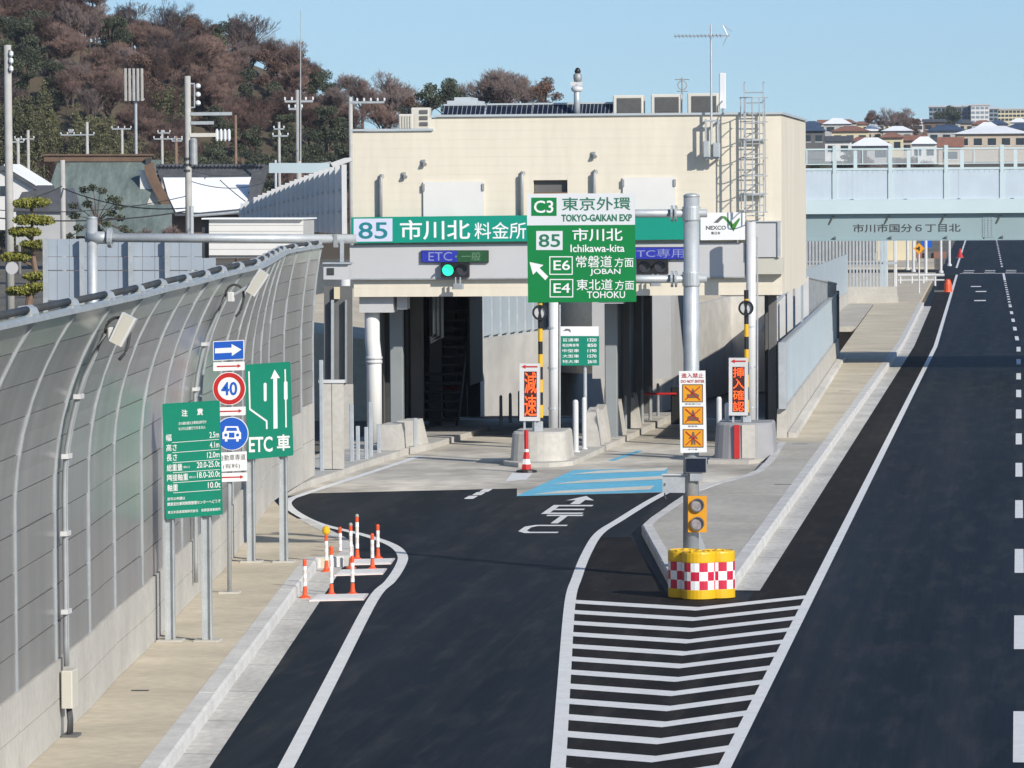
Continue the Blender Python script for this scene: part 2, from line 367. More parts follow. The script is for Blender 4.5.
# shoulder bands and hatched area, coarser asphalt
sh = MB()
ys = [20,88,140,225,300,400]
for a,b in zip(ys[:-1], ys[1:]): sh.sheet([(-4.66+bend(a),a,.004),(-3.62+bend(a),a,.004),(-3.62+bend(b),b,.004),(-4.66+bend(b),b,.004)])
HL = smooth_pts([gp(545,900)]+[gp(*q) for q in ((558,768),(563.6,689),(570,603),(577,578),(586,555),(599,534),(620,520),(648,502.6),(666,493))], 5)
pl = [(p.x,p.y) for p in HL]
sh.add([(x,y,.004) for x,y in pl if y < 104]+[(-7.9,104,.004),(-6.1,89,.004),(-4.66,88,.004),(-4.66,HL[0].y,.004)], [tuple(range(len([1 for x,y in pl if y < 104])+4))])
P('shoulder', sh, M['shoulder'], road_o)
# painted lines
edge = MB(); strip(edge, [(-3.63,20),(-3.63,225)]+[(-3.63+bend(y),y) for y in (260,300,350,400)], .17, .009)
P('edge_line', edge, M['line'], road_o)
e2 = MB(); strip(e2, [(-3.63+bend(y)-.2,y) for y in (432,500,620,740)], .17, .009); P('edge_line', e2, M['line'], road_o)
D0 = gp(1014.3,763).y; PER = 15.45; DL = 6.15
k = -3
while D0+k*PER < 300:
    y = D0+k*PER; d = MB(); x = bend(y)
    d.sheet([(x-.085,y,.009),(x+.085,y,.009),(x+.085+bend(y+DL)-x,y+DL,.009),(x-.085+bend(y+DL)-x,y+DL,.009)])
    P('lane_dash', d, M['line'], road_o); k += 1
y = 300
d = MB()
while y < 372: strip(d, [(bend(y),y),(bend(y+3),y+3)], .17, .009); y += 7
P('lane_dash', d, M['line'], road_o)
P('lane_line', strip(MB(), [(bend(376),376),(bend(404),404)], .17, .009), M['line'], road_o)
d = MB(); y = 436
while y < 740: strip(d, [(bend(y),y),(bend(y+6),y+6)], .17, .009); y += 13
P('lane_dash', d, M['line'], road_o)
P('stop_line', MB().box(-4.6,10,405.2,405.9,.002,.009), M['line'], road_o)
for y0 in (410,418):
    for i in range(9): P('crossing_mark', MB().box(-4.4+i*1.7,-3.55+i*1.7,y0,y0+1.6,.002,.009), M['line'], road_o)
# lane arrows before the crossing (worn, thin)
for (px,py) in ((976,286.5),(981,291.5),(980,300.6)):
    c = gp(px,py); P('worn_mark', MB().box(c.x-.35,c.x+.35,c.y-1.2,c.y+1.2,.002,.008), M['line'], road_o)
# chevron hatching
P('hatch_border_line', strip(MB(), HL, .19, .011), M['line'], road_o)
ax0, ax1 = gp(695.7,611), gp(651.7,763)
def hlx(y):
    for i in range(len(HL)-1):
        if HL[i].y <= y <= HL[i+1].y:
            t = (y-HL[i].y)/(HL[i+1].y-HL[i].y); return HL[i].x+(HL[i+1].x-HL[i].x)*t
    return HL[0].x
for j in range(-3,12):
    ay = ax1.y+(ax0.y-ax1.y)*j/11.0; ax = ax1.x+(ax0.x-ax1.x)*j/11.0
    th = .72; sL, sR = .66, 1.42
    xl = hlx(ay); 
    for _ in range(3): yl = ay+(ax-xl)*sL; xl = hlx(yl+.3)
    yr = ay+(-3.6-ax)*sR
    P('hatch_stripe', MB().add([(xl,yl,.008),(ax,ay,.008),(-3.64,yr,.008),(-3.64,yr+th,.008),(ax,ay+th,.008),(xl,yl+th,.008)], [(0,1,4,5),(1,2,3,4)]), M['line'], road_o)
# left edge line of the ramp
LL = smooth_pts([gp(225,880)]+[gp(*q) for q in ((286,768),(332,679),(373,600),(390,582),(400,567),(402.5,556),(392,545.5),(364,535.5),(321.5,525),(299,515),(288,506),(290,500),(304,494.5),(364,475),(420,456.5))], 6)
P('ramp_edge_line', strip(MB(), LL, .2, .012), M['line'], road_o)
# ETC letters on the ramp and arrow
def road_letter(kind, px0, px1, pyn, pyf, parent):
    a, b = gp((px0+px1)/2-7, pyn), gp((px0+px1)/2+5, pyf)
    wd = (px1-px0)*.80/F_PX*((a.y+b.y)/2); c = (a.x+b.x)/2; x0, x1 = c-wd/2, c+wd/2; y0, y1 = a.y, b.y; h = y1-y0; bt = h*.15; st_ = .16
    mb = MB(); q = lambda u0,u1,v0,v1: mb.sheet([(u0,v0,.010),(u1,v0,.010),(u1,v1,.010),(u0,v1,.010)])
    if kind == 'E':
        mb.add([(x0,y0,.010),(x1,y0,.010),(x1,y0+bt,.010),(x0+st_,y0+bt,.010),(x0+st_,y0+h*.425,.010),(x1-.08,y0+h*.425,.010),(x1-.08,y0+h*.575,.010),(x0+st_,y0+h*.575,.010),(x0+st_,y1-bt,.010),(x1,y1-bt,.010),(x1,y1,.010),(x0,y1,.010)],[tuple(range(12))])
    elif kind == 'T':
        mb.add([(c-st_/2,y0,.010),(c+st_/2,y0,.010),(c+st_/2,y1-bt,.010),(x1,y1-bt,.010),(x1,y1,.010),(x0,y1,.010),(x0,y1-bt,.010),(c-st_/2,y1-bt,.010)],[tuple(range(8))])
    else:
        k = .18
        o = [(x1,y0),(x0+k,y0),(x0,y0+h*.22),(x0,y1-h*.22),(x0+k,y1),(x1,y1)]; i_ = [(x1,y0+bt),(x0+k+.08,y0+bt),(x0+st_,y0+h*.30),(x0+st_,y1-h*.30),(x0+k+.08,y1-bt),(x1,y1-bt)]
        mb.add([(u,v,.010) for u,v in o+i_],[(j,6+j,7+j,j+1) for j in range(5)])
    P('road_letter', mb, M['line'], parent)
road_letter('C',517,569,533.5,525.3,road_o); road_letter('T',538,584,523.8,515.2,road_o); road_letter('E',543,594,514.4,505.4,road_o)
a = gp(577,504.6); b = gp(584,496.3); cx = (a.x+b.x)/2; ly = b.y-a.y
P('road_arrow', MB().add([(cx-.11,a.y,.010),(cx+.11,a.y,.010),(cx+.11,a.y+ly*.5,.010),(cx+.32,a.y+ly*.45,.010),(cx,b.y,.010),(cx-.32,a.y+ly*.45,.010),(cx-.11,a.y+ly*.5,.010)], [(0,1,2,3,4,5,6)]), M['line'], road_o)
# three short dashes before the island
for q in ((471,497.5),(479,493.8),(486,490.5)):
    c = gp(*q); P('guide_dash', MB().box(c.x-.1,c.x+.1,c.y-.5,c.y+.5,.002,.010), M['line'], road_o)
# concrete apron of the toll plaza
ap = [gp(279,497.5), gp(312,493.4), gp(450,490.2), gp(517,488.6), gp(517,496.5), gp(664,492.6)]
apm = MB().sheet([(p.x,p.y,.005) for p in ap]+[(-6.2,ap[-1].y,.005),(-6.2,157,.005),(-18.8,157,.005),(-18.8,ap[0].y,.005)])
apron = O('concrete_apron', apm, M['apron'], kind='structure')
rd = MB(); yy = [157,170,190,220,300]; zz = [.005,-.5,-1.6,-3.2,-5]
for i in range(4): rd.sheet([(-17.9,yy[i],zz[i]),(-6.9,yy[i],zz[i]),(-6.9,yy[i+1],zz[i+1]),(-17.9,yy[i+1],zz[i+1])])
O('ramp', rd, M['asphalt'], kind='structure')
# apron streaks, tyre stains and gantry shadows alike, are in its noise colour
# blue lane box with cream bars
bx = [gp(516,496.6), gp(573.5,470.3), gp(668,468.5), gp(662,492.4)]
P('blue_lane_marking', MB().sheet([(p.x,p.y,.010) for p in bx]), M['crossblue'], apron)
for (ax_,ay_,bx_,by_) in ((536,495.0,650,489.9),(556,484.6,663,479.6),(575,474.6,664,471.2)):
    a, b = gp(ax_,ay_), gp(bx_,by_)
    P('cream_bar', MB().sheet([(a.x-.12,a.y-.05,.014),(b.x,b.y-.05,.014),(b.x,b.y+1.5,.014),(a.x+.5,a.y+1.5,.014)]), M['roadcream'], apron)
P('blue_lane_line', strip(MB(), [gp(611,461),gp(640,451)], .18, .010), M['crossblue'], apron)
c = gp(528,474)
P('nose_mark', MB().sheet([(gp(505,482).x,gp(505,482).y,.010),(gp(526,480).x,gp(526,480).y,.010),(gp(533,473.5).x,gp(533,473.5).y,.010),(gp(512,473.5).x,gp(512,473.5).y,.010)]), M['line'], apron)

# ---- left sidewalk
A0, A1 = gp(209.5,768), gp(319,603)
hd = (A1.x-A0.x)/(A1.y-A0.y)
def g0(y): return A0.x+hd*(y-A0.y)
wallpts = sorted([(p.y,p.x) for p in (gp(*q, .2) for q in ((35,758.6),(84.5,713),(116,677.6),(148,647.6),(186.6,603.6),(225,568),(272,500),(316,474)))])
def wx(y): return interp(wallpts, y)
lw = T('left_sidewalk', None, None, (g0(70),70,0)); tag(lw, kind='structure')
y = 40
YE = 95.5
while y < YE-.1:
    y1 = min(y+4.9, YE)
    P('paving_slab', MB().prism([(wx(y),y+.01),(g0(y)-.72,y+.01),(g0(y1)-.72,y1-.01),(wx(y1),y1-.01)], -.05, .2+random.uniform(-.003,.003)), M['walk'], lw); y = y1
tip = smooth_pts([(g0(YE)-.72,YE,0)]+[gp(*q,.2) for q in ((334,557),(341,548),(338,540),(322,531.5),(291,515),(279,506))], 4)
tipw = [(p.x,p.y) for p in tip]
P('paving_slab', MB().prism([(wx(YE),YE+.01)]+tipw+[(wx(114)-.2,114.5)], -.05, .2), M['walk'], lw)
for px,py in ((140,690.5),(197,640)):
    c = gp(px,py,.2); P('drain_slot', MB().box(c.x-.12,c.x+.12,c.y-.06,c.y+.06,.195,.204), M['dark'], lw)
lg = T('left_gutter', None, None, (g0(70),70,0)); tag(lg, kind='structure')
y = 40
while y < 99:
    P('gutter_slab', MB().add([(g0(y)-.46,y+.02,.012),(g0(y),y+.02,.006),(g0(y+4),y+3.99,.006),(g0(y+4)-.46,y+3.99,.012)], [(0,1,2,3)]), M['gutter'], lg); y += 4
lk = T('left_kerb', None, None, (g0(70),70,0)); tag(lk, kind='structure')
kerb_run('kerb_stone', [(g0(40)-.72,40),(g0(YE)-.72,YE)], .27, .205, lk)
kerb_run('kerb_stone', tipw[:-5], .25, .205, lk, step=1.0)
# ---- wedge sidewalk between ramp and road
wl = [gp(*q,.2) for q in ((641,523.5),(683.8,494),(708,483.5),(738,477.5),(754,470.7),(766,460),(778,441.5))]
wlp = [(p.x,p.y) for p in wl]
nose = [(-6.0,88.9),(-5.28,88.9)]
ws = T('wedge_sidewalk', None, None, (-6,100,0)); tag(ws, kind='structure')
def left_w(y):
    L_ = [(nose[0][1],nose[0][0])]+[(b,a) for a,b in wlp]; return interp(L_, y)
cuts = [88.9,93,97.5,wlp[0][1],110,115,120,wlp[4][1],130,138.5]
for a,b in zip(cuts[:-1],cuts[1:]):
    P('paving_slab', MB().prism([(left_w(a)+.2,a+.012),(-5.28,a+.012),(-5.28,b-.012),(left_w(b)+.2,b-.012)], -.05, .2+random.uniform(-.003,.003)), M['walk2'], ws)
y = 138.5
while y < 298:
    y1 = min(y+6,298)
    P('paving_slab', MB().prism([(-6.6-.011*(y-141),y+.01),(-5.28+bend(y),y+.01),(-5.28+bend(y1),y1-.01),(-6.6-.011*(y1-141),y1-.01)], -.05, .2), M['walk'], ws); y = y1
P('paving_slab', MB().prism([(-12.5,250),(-7.9,250),(-8.4,297.9),(-14,297.9)], -.05, .196), M['walk2'], ws)
P('paving_slab', MB().prism([(-14,298.2),(-5.28+bend(300),298.2),(-5.28+bend(400),400),(-16,400)], -.05, .19), M['walk'], ws)
for px,py in ((783,484.5),(800,444),(845,391)):
    c = gp(px,py,.2); P('drain_slot', MB().box(c.x-.2,c.x+.2,c.y-.12,c.y+.12,.195,.204), M['dgrey'], ws)
wk = T('wedge_kerb', None, None, (-5,100,0)); tag(wk, kind='structure')
kerb_run('kerb_stone', [(-5.28,88.9),(-5.28,225)], .26, .205, wk)
kerb_run('kerb_stone', [(-5.28,225),(-5.28+bend(300),300)], .26, .205, wk, step=8)
kerb_run('kerb_stone', [(nose[0][0]+.22,nose[0][1]+.05)]+[(a+.22,b) for a,b in wlp], .22, .205, wk, side=-1)
wg = T('wedge_gutter', None, None, (-5,100,0)); tag(wg, kind='structure')
y = gp(748,591).y
while y < 298:
    P('gutter_slab', MB().add([(-5.03+bend(y),y+.02,.012),(-4.57+bend(y),y+.02,.009),(-4.57+bend(y+4),y+3.99,.009),(-5.03+bend(y+4),y+3.99,.012)], [(0,1,2,3)]), M['gutter'], wg); y += 4

# ================================================================ curved noise barrier on the left
R_A = 4.2; Z_V = 3.12; TH = .623; LEN = Z_V+R_A*TH
def prof(h):
    if h <= Z_V: return 0, h
    t = (h-Z_V)/R_A; return R_A*(1-math.cos(t)), Z_V+R_A*math.sin(t)
def concrete_h(y): return 1.0 if y < 96 else 1.0+(y-96)/28*.85
nb = T('noise_barrier', 'long grey noise barrier curving inward at its top above concrete panels', 'noise barrier', (wx(80),80,.2))
posts = [44+i*4.0 for i in range(21)]
posts[-1] = 122.9
def wp(y, h, off=0):
    dx, z = prof(h); dx *= 1.0 if y < 92 else max(.3, 1-(y-92)/30*.7)
    if h > Z_V:
        t = (h-Z_V)/R_A; return Vector((wx(y)+dx+off*math.cos(t), y, .2+z-off*math.sin(t)))
    return Vector((wx(y)+dx+off, y, .2+z))
def wpanel(y0, y1, h0, h1, off, th, n=2):
    v_, f_ = [], []
    for i in range(n+1):
        h = h0+(h1-h0)*i/n if False else h0+(h1-h0)*i/n
        v_ += [wp(y0,h,off), wp(y1,h,off), wp(y1,h,off-th), wp(y0,h,off-th)]
    for i in range(n):
        b = 4*i; f_ += [(b,b+1,b+5,b+4),(b+2,b+3,b+7,b+6),(b+1,b+2,b+6,b+5),(b+3,b,b+4,b+7)]
    f_ += [(3,2,1,0),(4*n,4*n+1,4*n+2,4*n+3)]
    return MB().add(v_, f_)
NR = 10
for i in range(len(posts)-1):
    y0, y1 = posts[i]+.06, posts[i+1]-.06
    hc0, hc1 = concrete_h(posts[i]), concrete_h(posts[i+1]); hc = (hc0+hc1)/2
    for k in range(2):
        P('concrete_panel', wpanel(y0, y1, hc*k/2+.006, hc*(k+1)/2-.006, .03, .12, 1), M['conc'], nb)
    for k in range(NR):
        h0 = hc+(LEN-hc)*k/NR; h1 = hc+(LEN-hc)*(k+1)/NR
        mm = M['panel_g'] if k >= NR-1 else (M['panel_b'] if k < 5 else M['panel'])
        P('barrier_panel', wpanel(y0, y1, h0+.008, h1-.008, random.uniform(-.012,.004), .06, 2), mm, nb)
for y in posts:
    pm = MB()
    for i in range(14):
        h0 = (LEN-.02)*i/14; h1 = (LEN-.02)*(i+1)/14
        a, b, c, d = wp(y,h0,.02), wp(y,h1,.02), wp(y,h1,-.16), wp(y,h0,-.16)
        t = .03
        pm.hexa([(d.x,y-t,d.z),(a.x,y-t,a.z),(a.x,y+t,a.z),(d.x,y+t,d.z),(c.x,y-t,c.z),(b.x,y-t,b.z),(b.x,y+t,b.z),(c.x,y+t,c.z)])
    P('post', pm, M['galv'], nb)
    e = wp(y, LEN, -.02)
    cap = MB()
    for i in range(5):
        a0, a1 = math.pi*i/5-.5, math.pi*(i+1)/5-.5
        r = .11
        q = [(e.x-.1+r*math.cos(a0), e.z+.02+r*math.sin(a0)), (e.x-.1+r*math.cos(a1), e.z+.02+r*math.sin(a1))]
        cap.hexa([(e.x-.12,y-.19,e.z+.02),(q[0][0],y-.19,q[0][1]),(q[0][0],y+.19,q[0][1]),(e.x-.12,y+.19,e.z+.02),(e.x-.12,y-.19,e.z+.03),(q[1][0],y-.19,q[1][1]),(q[1][0],y+.19,q[1][1]),(e.x-.12,y+.19,e.z+.03)])
    P('post_cap', cap, M['galv'], nb)
for i in range(len(posts)-1):
    tb = MB(); a, b = wp(posts[i],LEN,-.1), wp(posts[i+1],LEN,-.1)
    tb.cyl((a.x,a.y+.2,a.z+.03),(b.x,b.y-.2,b.z+.03),.045,n=10)
    P('top_tube', tb, M['dark'], nb, True)
    tr = MB(); a, b = wp(posts[i],LEN,.02), wp(posts[i+1],LEN,.02)
    tr.hexa([(a.x-.02,a.y,a.z-.02),(a.x+.03,a.y,a.z-.03),(b.x+.03,b.y,b.z-.03),(b.x-.02,b.y,b.z-.02),(a.x-.02,a.y,a.z+.03),(a.x+.03,a.y,a.z+.015),(b.x+.03,b.y,b.z+.015),(b.x-.02,b.y,b.z+.03)])
    P('top_rail', tr, M['galv'], nb)

# lamps with conduits on the barrier
def wall_lamp(lx0,ly0,lx1,ly1, pxb, pyb, label, box=True):
    yb = gp(pxb,pyb,.2).y
    t = T('wall_lamp', label, 'lamp', (wx(yb)+.1,yb,.2), 'lamps on the noise barrier')
    for off in (-.05,.07):
        pts = []
        hs = [(.9 if box else .3)+i*(5.3-(.9 if box else .3))/14 for i in range(15)]
        for h in hs: q = wp(yb+off, h, .1); pts.append(q)
        P('conduit', MB().tube(pts, .032, 8), M['galv'] if off > 0 else M['galv_d'], t, True)
        for h in (1.6,2.6,3.6,4.4):
            if off > 0:
                q = wp(yb, h, .1); P('clamp', MB().box(q.x-.04,q.x+.05,yb-.13,yb+.15,q.z-.03,q.z+.03), M['whitesteel'], t)
    q = wp(yb, 5.3, .1)
    br = [q+Vector((0.0,0,0)), q+Vector((.05,0,.14)), q+Vector((.16,0,.2)), q+Vector((.28,0,.15)), q+Vector((.32,0,.0)), q+Vector((.27,0,-.22)), q+Vector((.18,0,-.34))]
    P('cable_loop', MB().tube(smooth_pts(br,4), .022, 6), M['dark'], t, True)
    P('bracket', MB().cbox(q.x+.04,q.x+.16,yb-.08,yb+.08,q.z-.08,q.z+.08,.02), M['whitesteel'], t)
    a, b = at(lx0,ly0,yb-.12), at(lx1,ly1,yb-.12)
    ax = (b-a).normalized(); sd = Vector((ax.z,0,-ax.x))*.10; dp = Vector((0,.16,0))
    P('lamp_body', MB().hexa([a-sd,a+sd,a+sd+dp,a-sd+dp,b-sd*.9,b+sd*.9,b+sd*.9+dp,b-sd*.9+dp]), M['whitesteel'], t)
    P('lamp_lens', MB().hexa([a-sd*.7-dp*.04,a+sd*.7-dp*.04,a+sd*.7+dp*.02,a-sd*.7+dp*.02,b-sd*.6-dp*.04,b+sd*.6-dp*.04,b+sd*.6+dp*.02,b-sd*.6+dp*.02]), M['creamd'], t)
    m_ = (a+q)/2
    P('arm', MB().cyl(q+Vector((.1,-.03,.0)), (a*2+b)/3+Vector((0,.1,0)), .03, n=8), M['galv'], t)
    if box:
        q = wp(yb, .62, .1)
        P('junction_box', MB().cbox(q.x-.03,q.x+.12,yb-.26,yb+.18,.2+.38,.2+.86,.015), M['creamd'], t)
        for k in (-.12,-.03,.06): P('cable', MB().tube([(q.x+.03,yb+k,.58),(q.x+.05,yb+k*1.1,.4),(q.x+.04,yb+k*1.3,.2)], .022, 6), M['dark'], t, True)
        P('cable_base', MB().box(q.x-.04,q.x+.16,yb-.2,yb+.14,.2,.235), M['dgrey'], t)
wall_lamp(129,316,115,344, 60,736, 'slanted floodlight on the barrier nearest the camera, cables down to a box')
wall_lamp(264,272,250,294, 190,600, 'slanted floodlight on the barrier above the blue arrow sign', False)

# ================================================================ toll building
YB = 140.0; YBB = 156.5
def X_(px, Y=YB): return at(px, 200, Y).x
def Z_(py, Y=YB, px=560): return at(px, py, Y).z
bl = T('toll_building', 'cream clad toll building spanning the two entrance lanes', 'building', (X_(566),148,0))
xl, xm, xr = X_(353), X_(437), X_(781)
zb, zt, ztl = Z_(296), Z_(116), Z_(131, px=390)
# front wall with recessed window opening, built as cladding courses
def wall_rect(x0,x1,z0,z1, name='wall_panel', m=None, y0=YB, th=.25): return P(name, MB().box(x0,x1,y0,y0+th,z0,z1), m or M['cream'], bl)
wx0, wx1 = X_(533.5), X_(567.5); wz0, wz1 = Z_(193.5), Z_(180)
core = MB().box(xl+.01,wx0,YB+.02,YB+.25,zb+.01,ztl-.01).box(wx1,xr-.01,YB+.02,YB+.25,zb+.01,zt-.01).box(wx0,wx1,YB+.02,YB+.25,zb+.01,wz0).box(wx0,wx1,YB+.02,YB+.25,wz1,zt-.01).box(xm,wx0,YB+.021,YB+.25,ztl-.01,zt-.01)
P('front_wall', core, M['cream'], bl)
zc = zb; hcl = .24
while zc < zt-.01:
    z1 = min(zc+hcl, zt)
    def course(a,b,top):
        if b-a > .05 and top-zc > .03: P('cladding_board', MB().box(a,b,YB+.0155,YB+.0195,zc+.0012,top-.0012), M['cream'], bl)
    spans = [(xl if zc < ztl-.02 else xm, xr)]
    if zc < wz1 and z1 > wz0:
        spans = [(spans[0][0], wx0), (wx1, xr)]
    for a,b in spans: course(a,b, min(z1, ztl) if a == xl and zc < ztl < z1 else z1)
    zc = z1
P('side_wall', MB().box(xr-.25,xr+.0,YB+.26,YBB,zb,zt-.012), M['cream'], bl)
P('side_wall', MB().box(xl,xl+.25,YB+.26,YBB,zb,ztl-.012), M['cream'], bl)
P('back_wall', MB().box(xl+.26,xr-.26,YBB-.25,YBB-.01,zb,ztl), M['cream'], bl)
P('roof', MB().box(xm,xr-.3,YB+.3,YBB-.3,zt-.5,zt-.35).box(xl+.3,xm-.02,YB+.3,YBB-.3,ztl-.4,ztl-.25), M['greyp'], bl)
P('roof_step_wall', MB().box(xm-.2,xm,YB+.02,YBB-.1,ztl-.3,zt-.013), M['cream'], bl)
P('ceiling', MB().box(xl+.02,xr-.02,YB+.26,YBB,zb+.02,zb+.3), M['mgrey'], bl)
for a,b,z,y0,y1 in ((xm-.06,xr+.06,zt,YB-.06,YB+.3),(xl-.06,xm-.08,ztl,YB-.06,YB+.3)):
    P('coping', MB().box(a,b,y0,y1,z,z+.06), M['coping'], bl)
P('coping', MB().box(xr-.3,xr+.06,YB+.31,YBB+.05,zt,zt+.06), M['coping'], bl)
P('coping', MB().box(xl-.06,xl+.3,YB+.31,YBB+.05,ztl,ztl+.06), M['coping'], bl)
P('window', MB().box(wx0+.02,wx1-.02,YB+.2,YB+.24,wz0,wz1), M['dgrey'], bl)
P('window_sill', MB().box(wx0,wx1,YB+.03,YB+.2,wz0-.001,wz0+.04), M['brown'], bl)
for (a,b,c,d) in ((423.5,181,484,222),(623,178,675.5,218)):
    s_ = P('shutter_panel', MB().box(X_(a),X_(b) if False else X_(c),YB-.05,YB-.001,Z_(d),Z_(b)), M['white'], bl)
    for q in (a+.5,c-.5): P('hinge', MB().box(X_(q)-.03,X_(q)+.03,YB-.09,YB-.051,Z_(b+9),Z_(b+2)), M['galv_d'], s_)
for px,pt in ((380.5,175),(521.5,173),(594,172)):
    P('vent_pipe', MB().tube([(X_(px),YB-.07,Z_(222)),(X_(px),YB-.07,Z_(pt+2)),(X_(px)+.03,YB-.06,Z_(pt)),(X_(px)+.05,YB+.01,Z_(pt))], .065, 10), M['galv_d'], bl, True)
for px,py in ((423.5,161.5),(593.5,155),(404,174)):
    P('spotlight', MB().box(X_(px)-.04,X_(px)+.06,YB-.05,YB-.001,Z_(py)-.08,Z_(py)+.08).cyl((X_(px)+.02,YB-.05,Z_(py)),(X_(px)+.06,YB-.13,Z_(py)-.06),.045,.06,n=10), M['galv_d'], bl)
# grey fascia under the strip sign
P('grey_fascia', MB().box(X_(350),X_(745),YB-.14,YB-.06,Z_(277.5),Z_(243.8)), M['greyp'], bl)
P('fascia_lip', MB().box(X_(350),X_(745),YB-.16,YB-.05,Z_(278.8),Z_(277.4)), M['galv_d'], bl)
P('grey_cabinet', MB().cbox(X_(750),X_(779),YB-.35,YB-.01,Z_(257,px=765),Z_(222,px=765),.02), M['greyp'], bl)
P('cabinet_edge', MB().box(X_(748),X_(781),YB-.4,YB-.01,Z_(222,px=765),Z_(221,px=765)).box(X_(778),X_(781),YB-.4,YB-.35,Z_(257,px=765),Z_(222,px=765)), M['galv'], bl)
P('concrete_ledge', MB().box(X_(750),X_(783.5),YB-.3,YB-.01,Z_(274,px=765),Z_(257.6,px=765)), M['creamd'], bl)
# ladder with safety cage
lx0, lx1 = X_(745), X_(764)
ld = MB()
lz0, lz1 = Z_(221,px=750), Z_(84,px=750)
for x in (lx0,lx1): ld.box(x-.018,x+.018,YB-.22,YB-.17,lz0,lz1)
lad = P('ladder', ld, M['galv'], bl)
z = lz0+.15
while z < lz1-.1: P('rung', MB().cyl((lx0,YB-.195,z),(lx1,YB-.195,z),.016,n=6), M['galv'], lad); z += .28
hoops = [Z_(q,px=750) for q in (98,122,140,158,176,194,212)]
cr = (lx1-lx0)/2+.12; ccx = (lx0+lx1)/2
def hoop_pt(t, z): return (ccx+cr*math.cos(t), YB-.22-.75*max(0,math.sin(t)) , z)
for z in hoops: P('cage_hoop', MB().tube([hoop_pt(math.pi*i/12, z) for i in range(13)], .015, 6), M['galv'], lad)
for i in (2,4,6,8,10):
    a, b = hoop_pt(math.pi*i/12, hoops[-1]), hoop_pt(math.pi*i/12, hoops[0]); P('cage_bar', MB().cyl(a,b,.016,n=6), M['galv'], lad)
P('ladder_bracket', MB().box(lx0-.03,lx1+.03,YB-.2,YB-.001,hoops[2]-.03,hoops[2]+.03).box(lx0-.03,lx1+.03,YB-.21,YB-.001,hoops[5]-.03,hoops[5]+.03), M['galv'], lad)
for x in (lx0,lx1): P('ladder_handle', MB().cyl((x,YB-.2,lz1),(x,YB+.3,lz1+.05),.025,n=6), M['galv'], lad)
# columns, walls and soffit under the building, inner ones coloured darker for the shade there
def col(x, y, w_, d_, m, z0=0.0, z1=None): P('column', MB().cbox(x-w_/2,x+w_/2,y-d_/2,y+d_/2,z0,z1 or zb+.02,.02), m, bl)
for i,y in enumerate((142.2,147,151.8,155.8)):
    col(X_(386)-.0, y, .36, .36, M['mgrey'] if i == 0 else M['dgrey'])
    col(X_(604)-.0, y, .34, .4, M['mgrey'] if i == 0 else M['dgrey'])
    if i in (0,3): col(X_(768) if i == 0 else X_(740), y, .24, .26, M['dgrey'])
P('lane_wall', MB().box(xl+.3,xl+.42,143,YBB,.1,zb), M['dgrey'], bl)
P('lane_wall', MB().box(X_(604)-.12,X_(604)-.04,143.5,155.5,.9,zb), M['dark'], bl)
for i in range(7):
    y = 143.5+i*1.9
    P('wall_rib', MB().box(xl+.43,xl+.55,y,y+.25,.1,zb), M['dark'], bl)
P('soffit_box', MB().box(X_(357),X_(391),YB+.3,YB+1.4,Z_(312),zb), M['greyp'], bl)
P('soffit_box', MB().box(X_(394),X_(404),YB+.5,YB+1.2,Z_(309),zb), M['greyp'], bl)
P('soffit_box', MB().box(X_(597),X_(622),YB+.3,YB+1.0,Z_(304),zb), M['greyp'], bl)
P('drain_pipe', MB().tube([(X_(370),YB+.6,.1),(X_(370),YB+.6,Z_(375)),(X_(370),YB+.6,Z_(356)),(X_(368),YB+.7,Z_(340)),(X_(368),YB+.7,zb)], .21, 14), M['white'], bl, True)
for q in (358,362): P('pipe_collar', MB().lathe((X_(370),YB+.6,Z_(q)-.04), [(.235,0),(.235,.08)], 14), M['whitesteel'], bl, True)
for k in range(3): P('conduit', MB().tube([(X_(421+k*4),YB+3,zb),(X_(421+k*4),YB+3,Z_(336+k*2)),(X_(417),YB+3,Z_(341+k*2))], .05, 8), M['galv_d'], bl, True)
# stair flight at the far end of the left lane
st = MB()
for i in range(13):
    y = 150+i*.28; st.box(xl+.6,xl+1.7,y,y+.3,.25+i*.26,.33+i*.26)
P('stair', st, M['dark'], bl)
P('stair_stringer', MB().hexa([(xl+1.7,150,.1),(xl+1.76,150,.1),(xl+1.76,150.4,.1),(xl+1.7,150.4,.1),(xl+1.7,153.7,3.4),(xl+1.76,153.7,3.4),(xl+1.76,154.1,3.4),(xl+1.7,154.1,3.4)]), M['dark'], bl)
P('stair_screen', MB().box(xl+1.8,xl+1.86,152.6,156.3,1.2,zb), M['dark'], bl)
P('shade_backdrop', MB().box(xl+.6,xl+1.8,156.0,156.1,.1,zb), M['dark'], bl)  # dark sheet standing in for the shaded depth of the left bay
# roof equipment
def ac(px0,py0,px1,py1,Y,label):
    a, b = at(px0,py1,Y), at(px1,py0,Y); z0 = a.z
    t = T('air_conditioner', label, 'air conditioner', ((a.x+b.x)/2,Y+.4,z0), 'outdoor units on the toll building roof')
    P('casing', MB().cbox(a.x,b.x,Y,Y+.8,z0,b.z,.02), M['acbody'], t)
    w_ = (b.x-a.x); P('grille', MB().box(a.x+w_*.14,b.x-w_*.06,Y-.02,Y-.001,z0+.06,b.z-.08), M['acgrille'], t)
    for k in range(7): P('slat', MB().box(a.x+w_*.15,b.x-w_*.07,Y-.03,Y-.021,z0+.1+k*(b.z-z0-.24)/6,z0+.11+k*(b.z-z0-.24)/6), M['dgrey'], t)
ac(613,95,643,115.5,YB+.6,'leftmost of the three boxy outdoor units along the flat roof edge')
ac(651,94,680.5,115,YB+.6,'middle of the three boxy outdoor units along the flat roof edge')
ac(687.5,93,718,114.5,YB+.6,'rightmost of the three boxy outdoor units, behind the antenna mast')
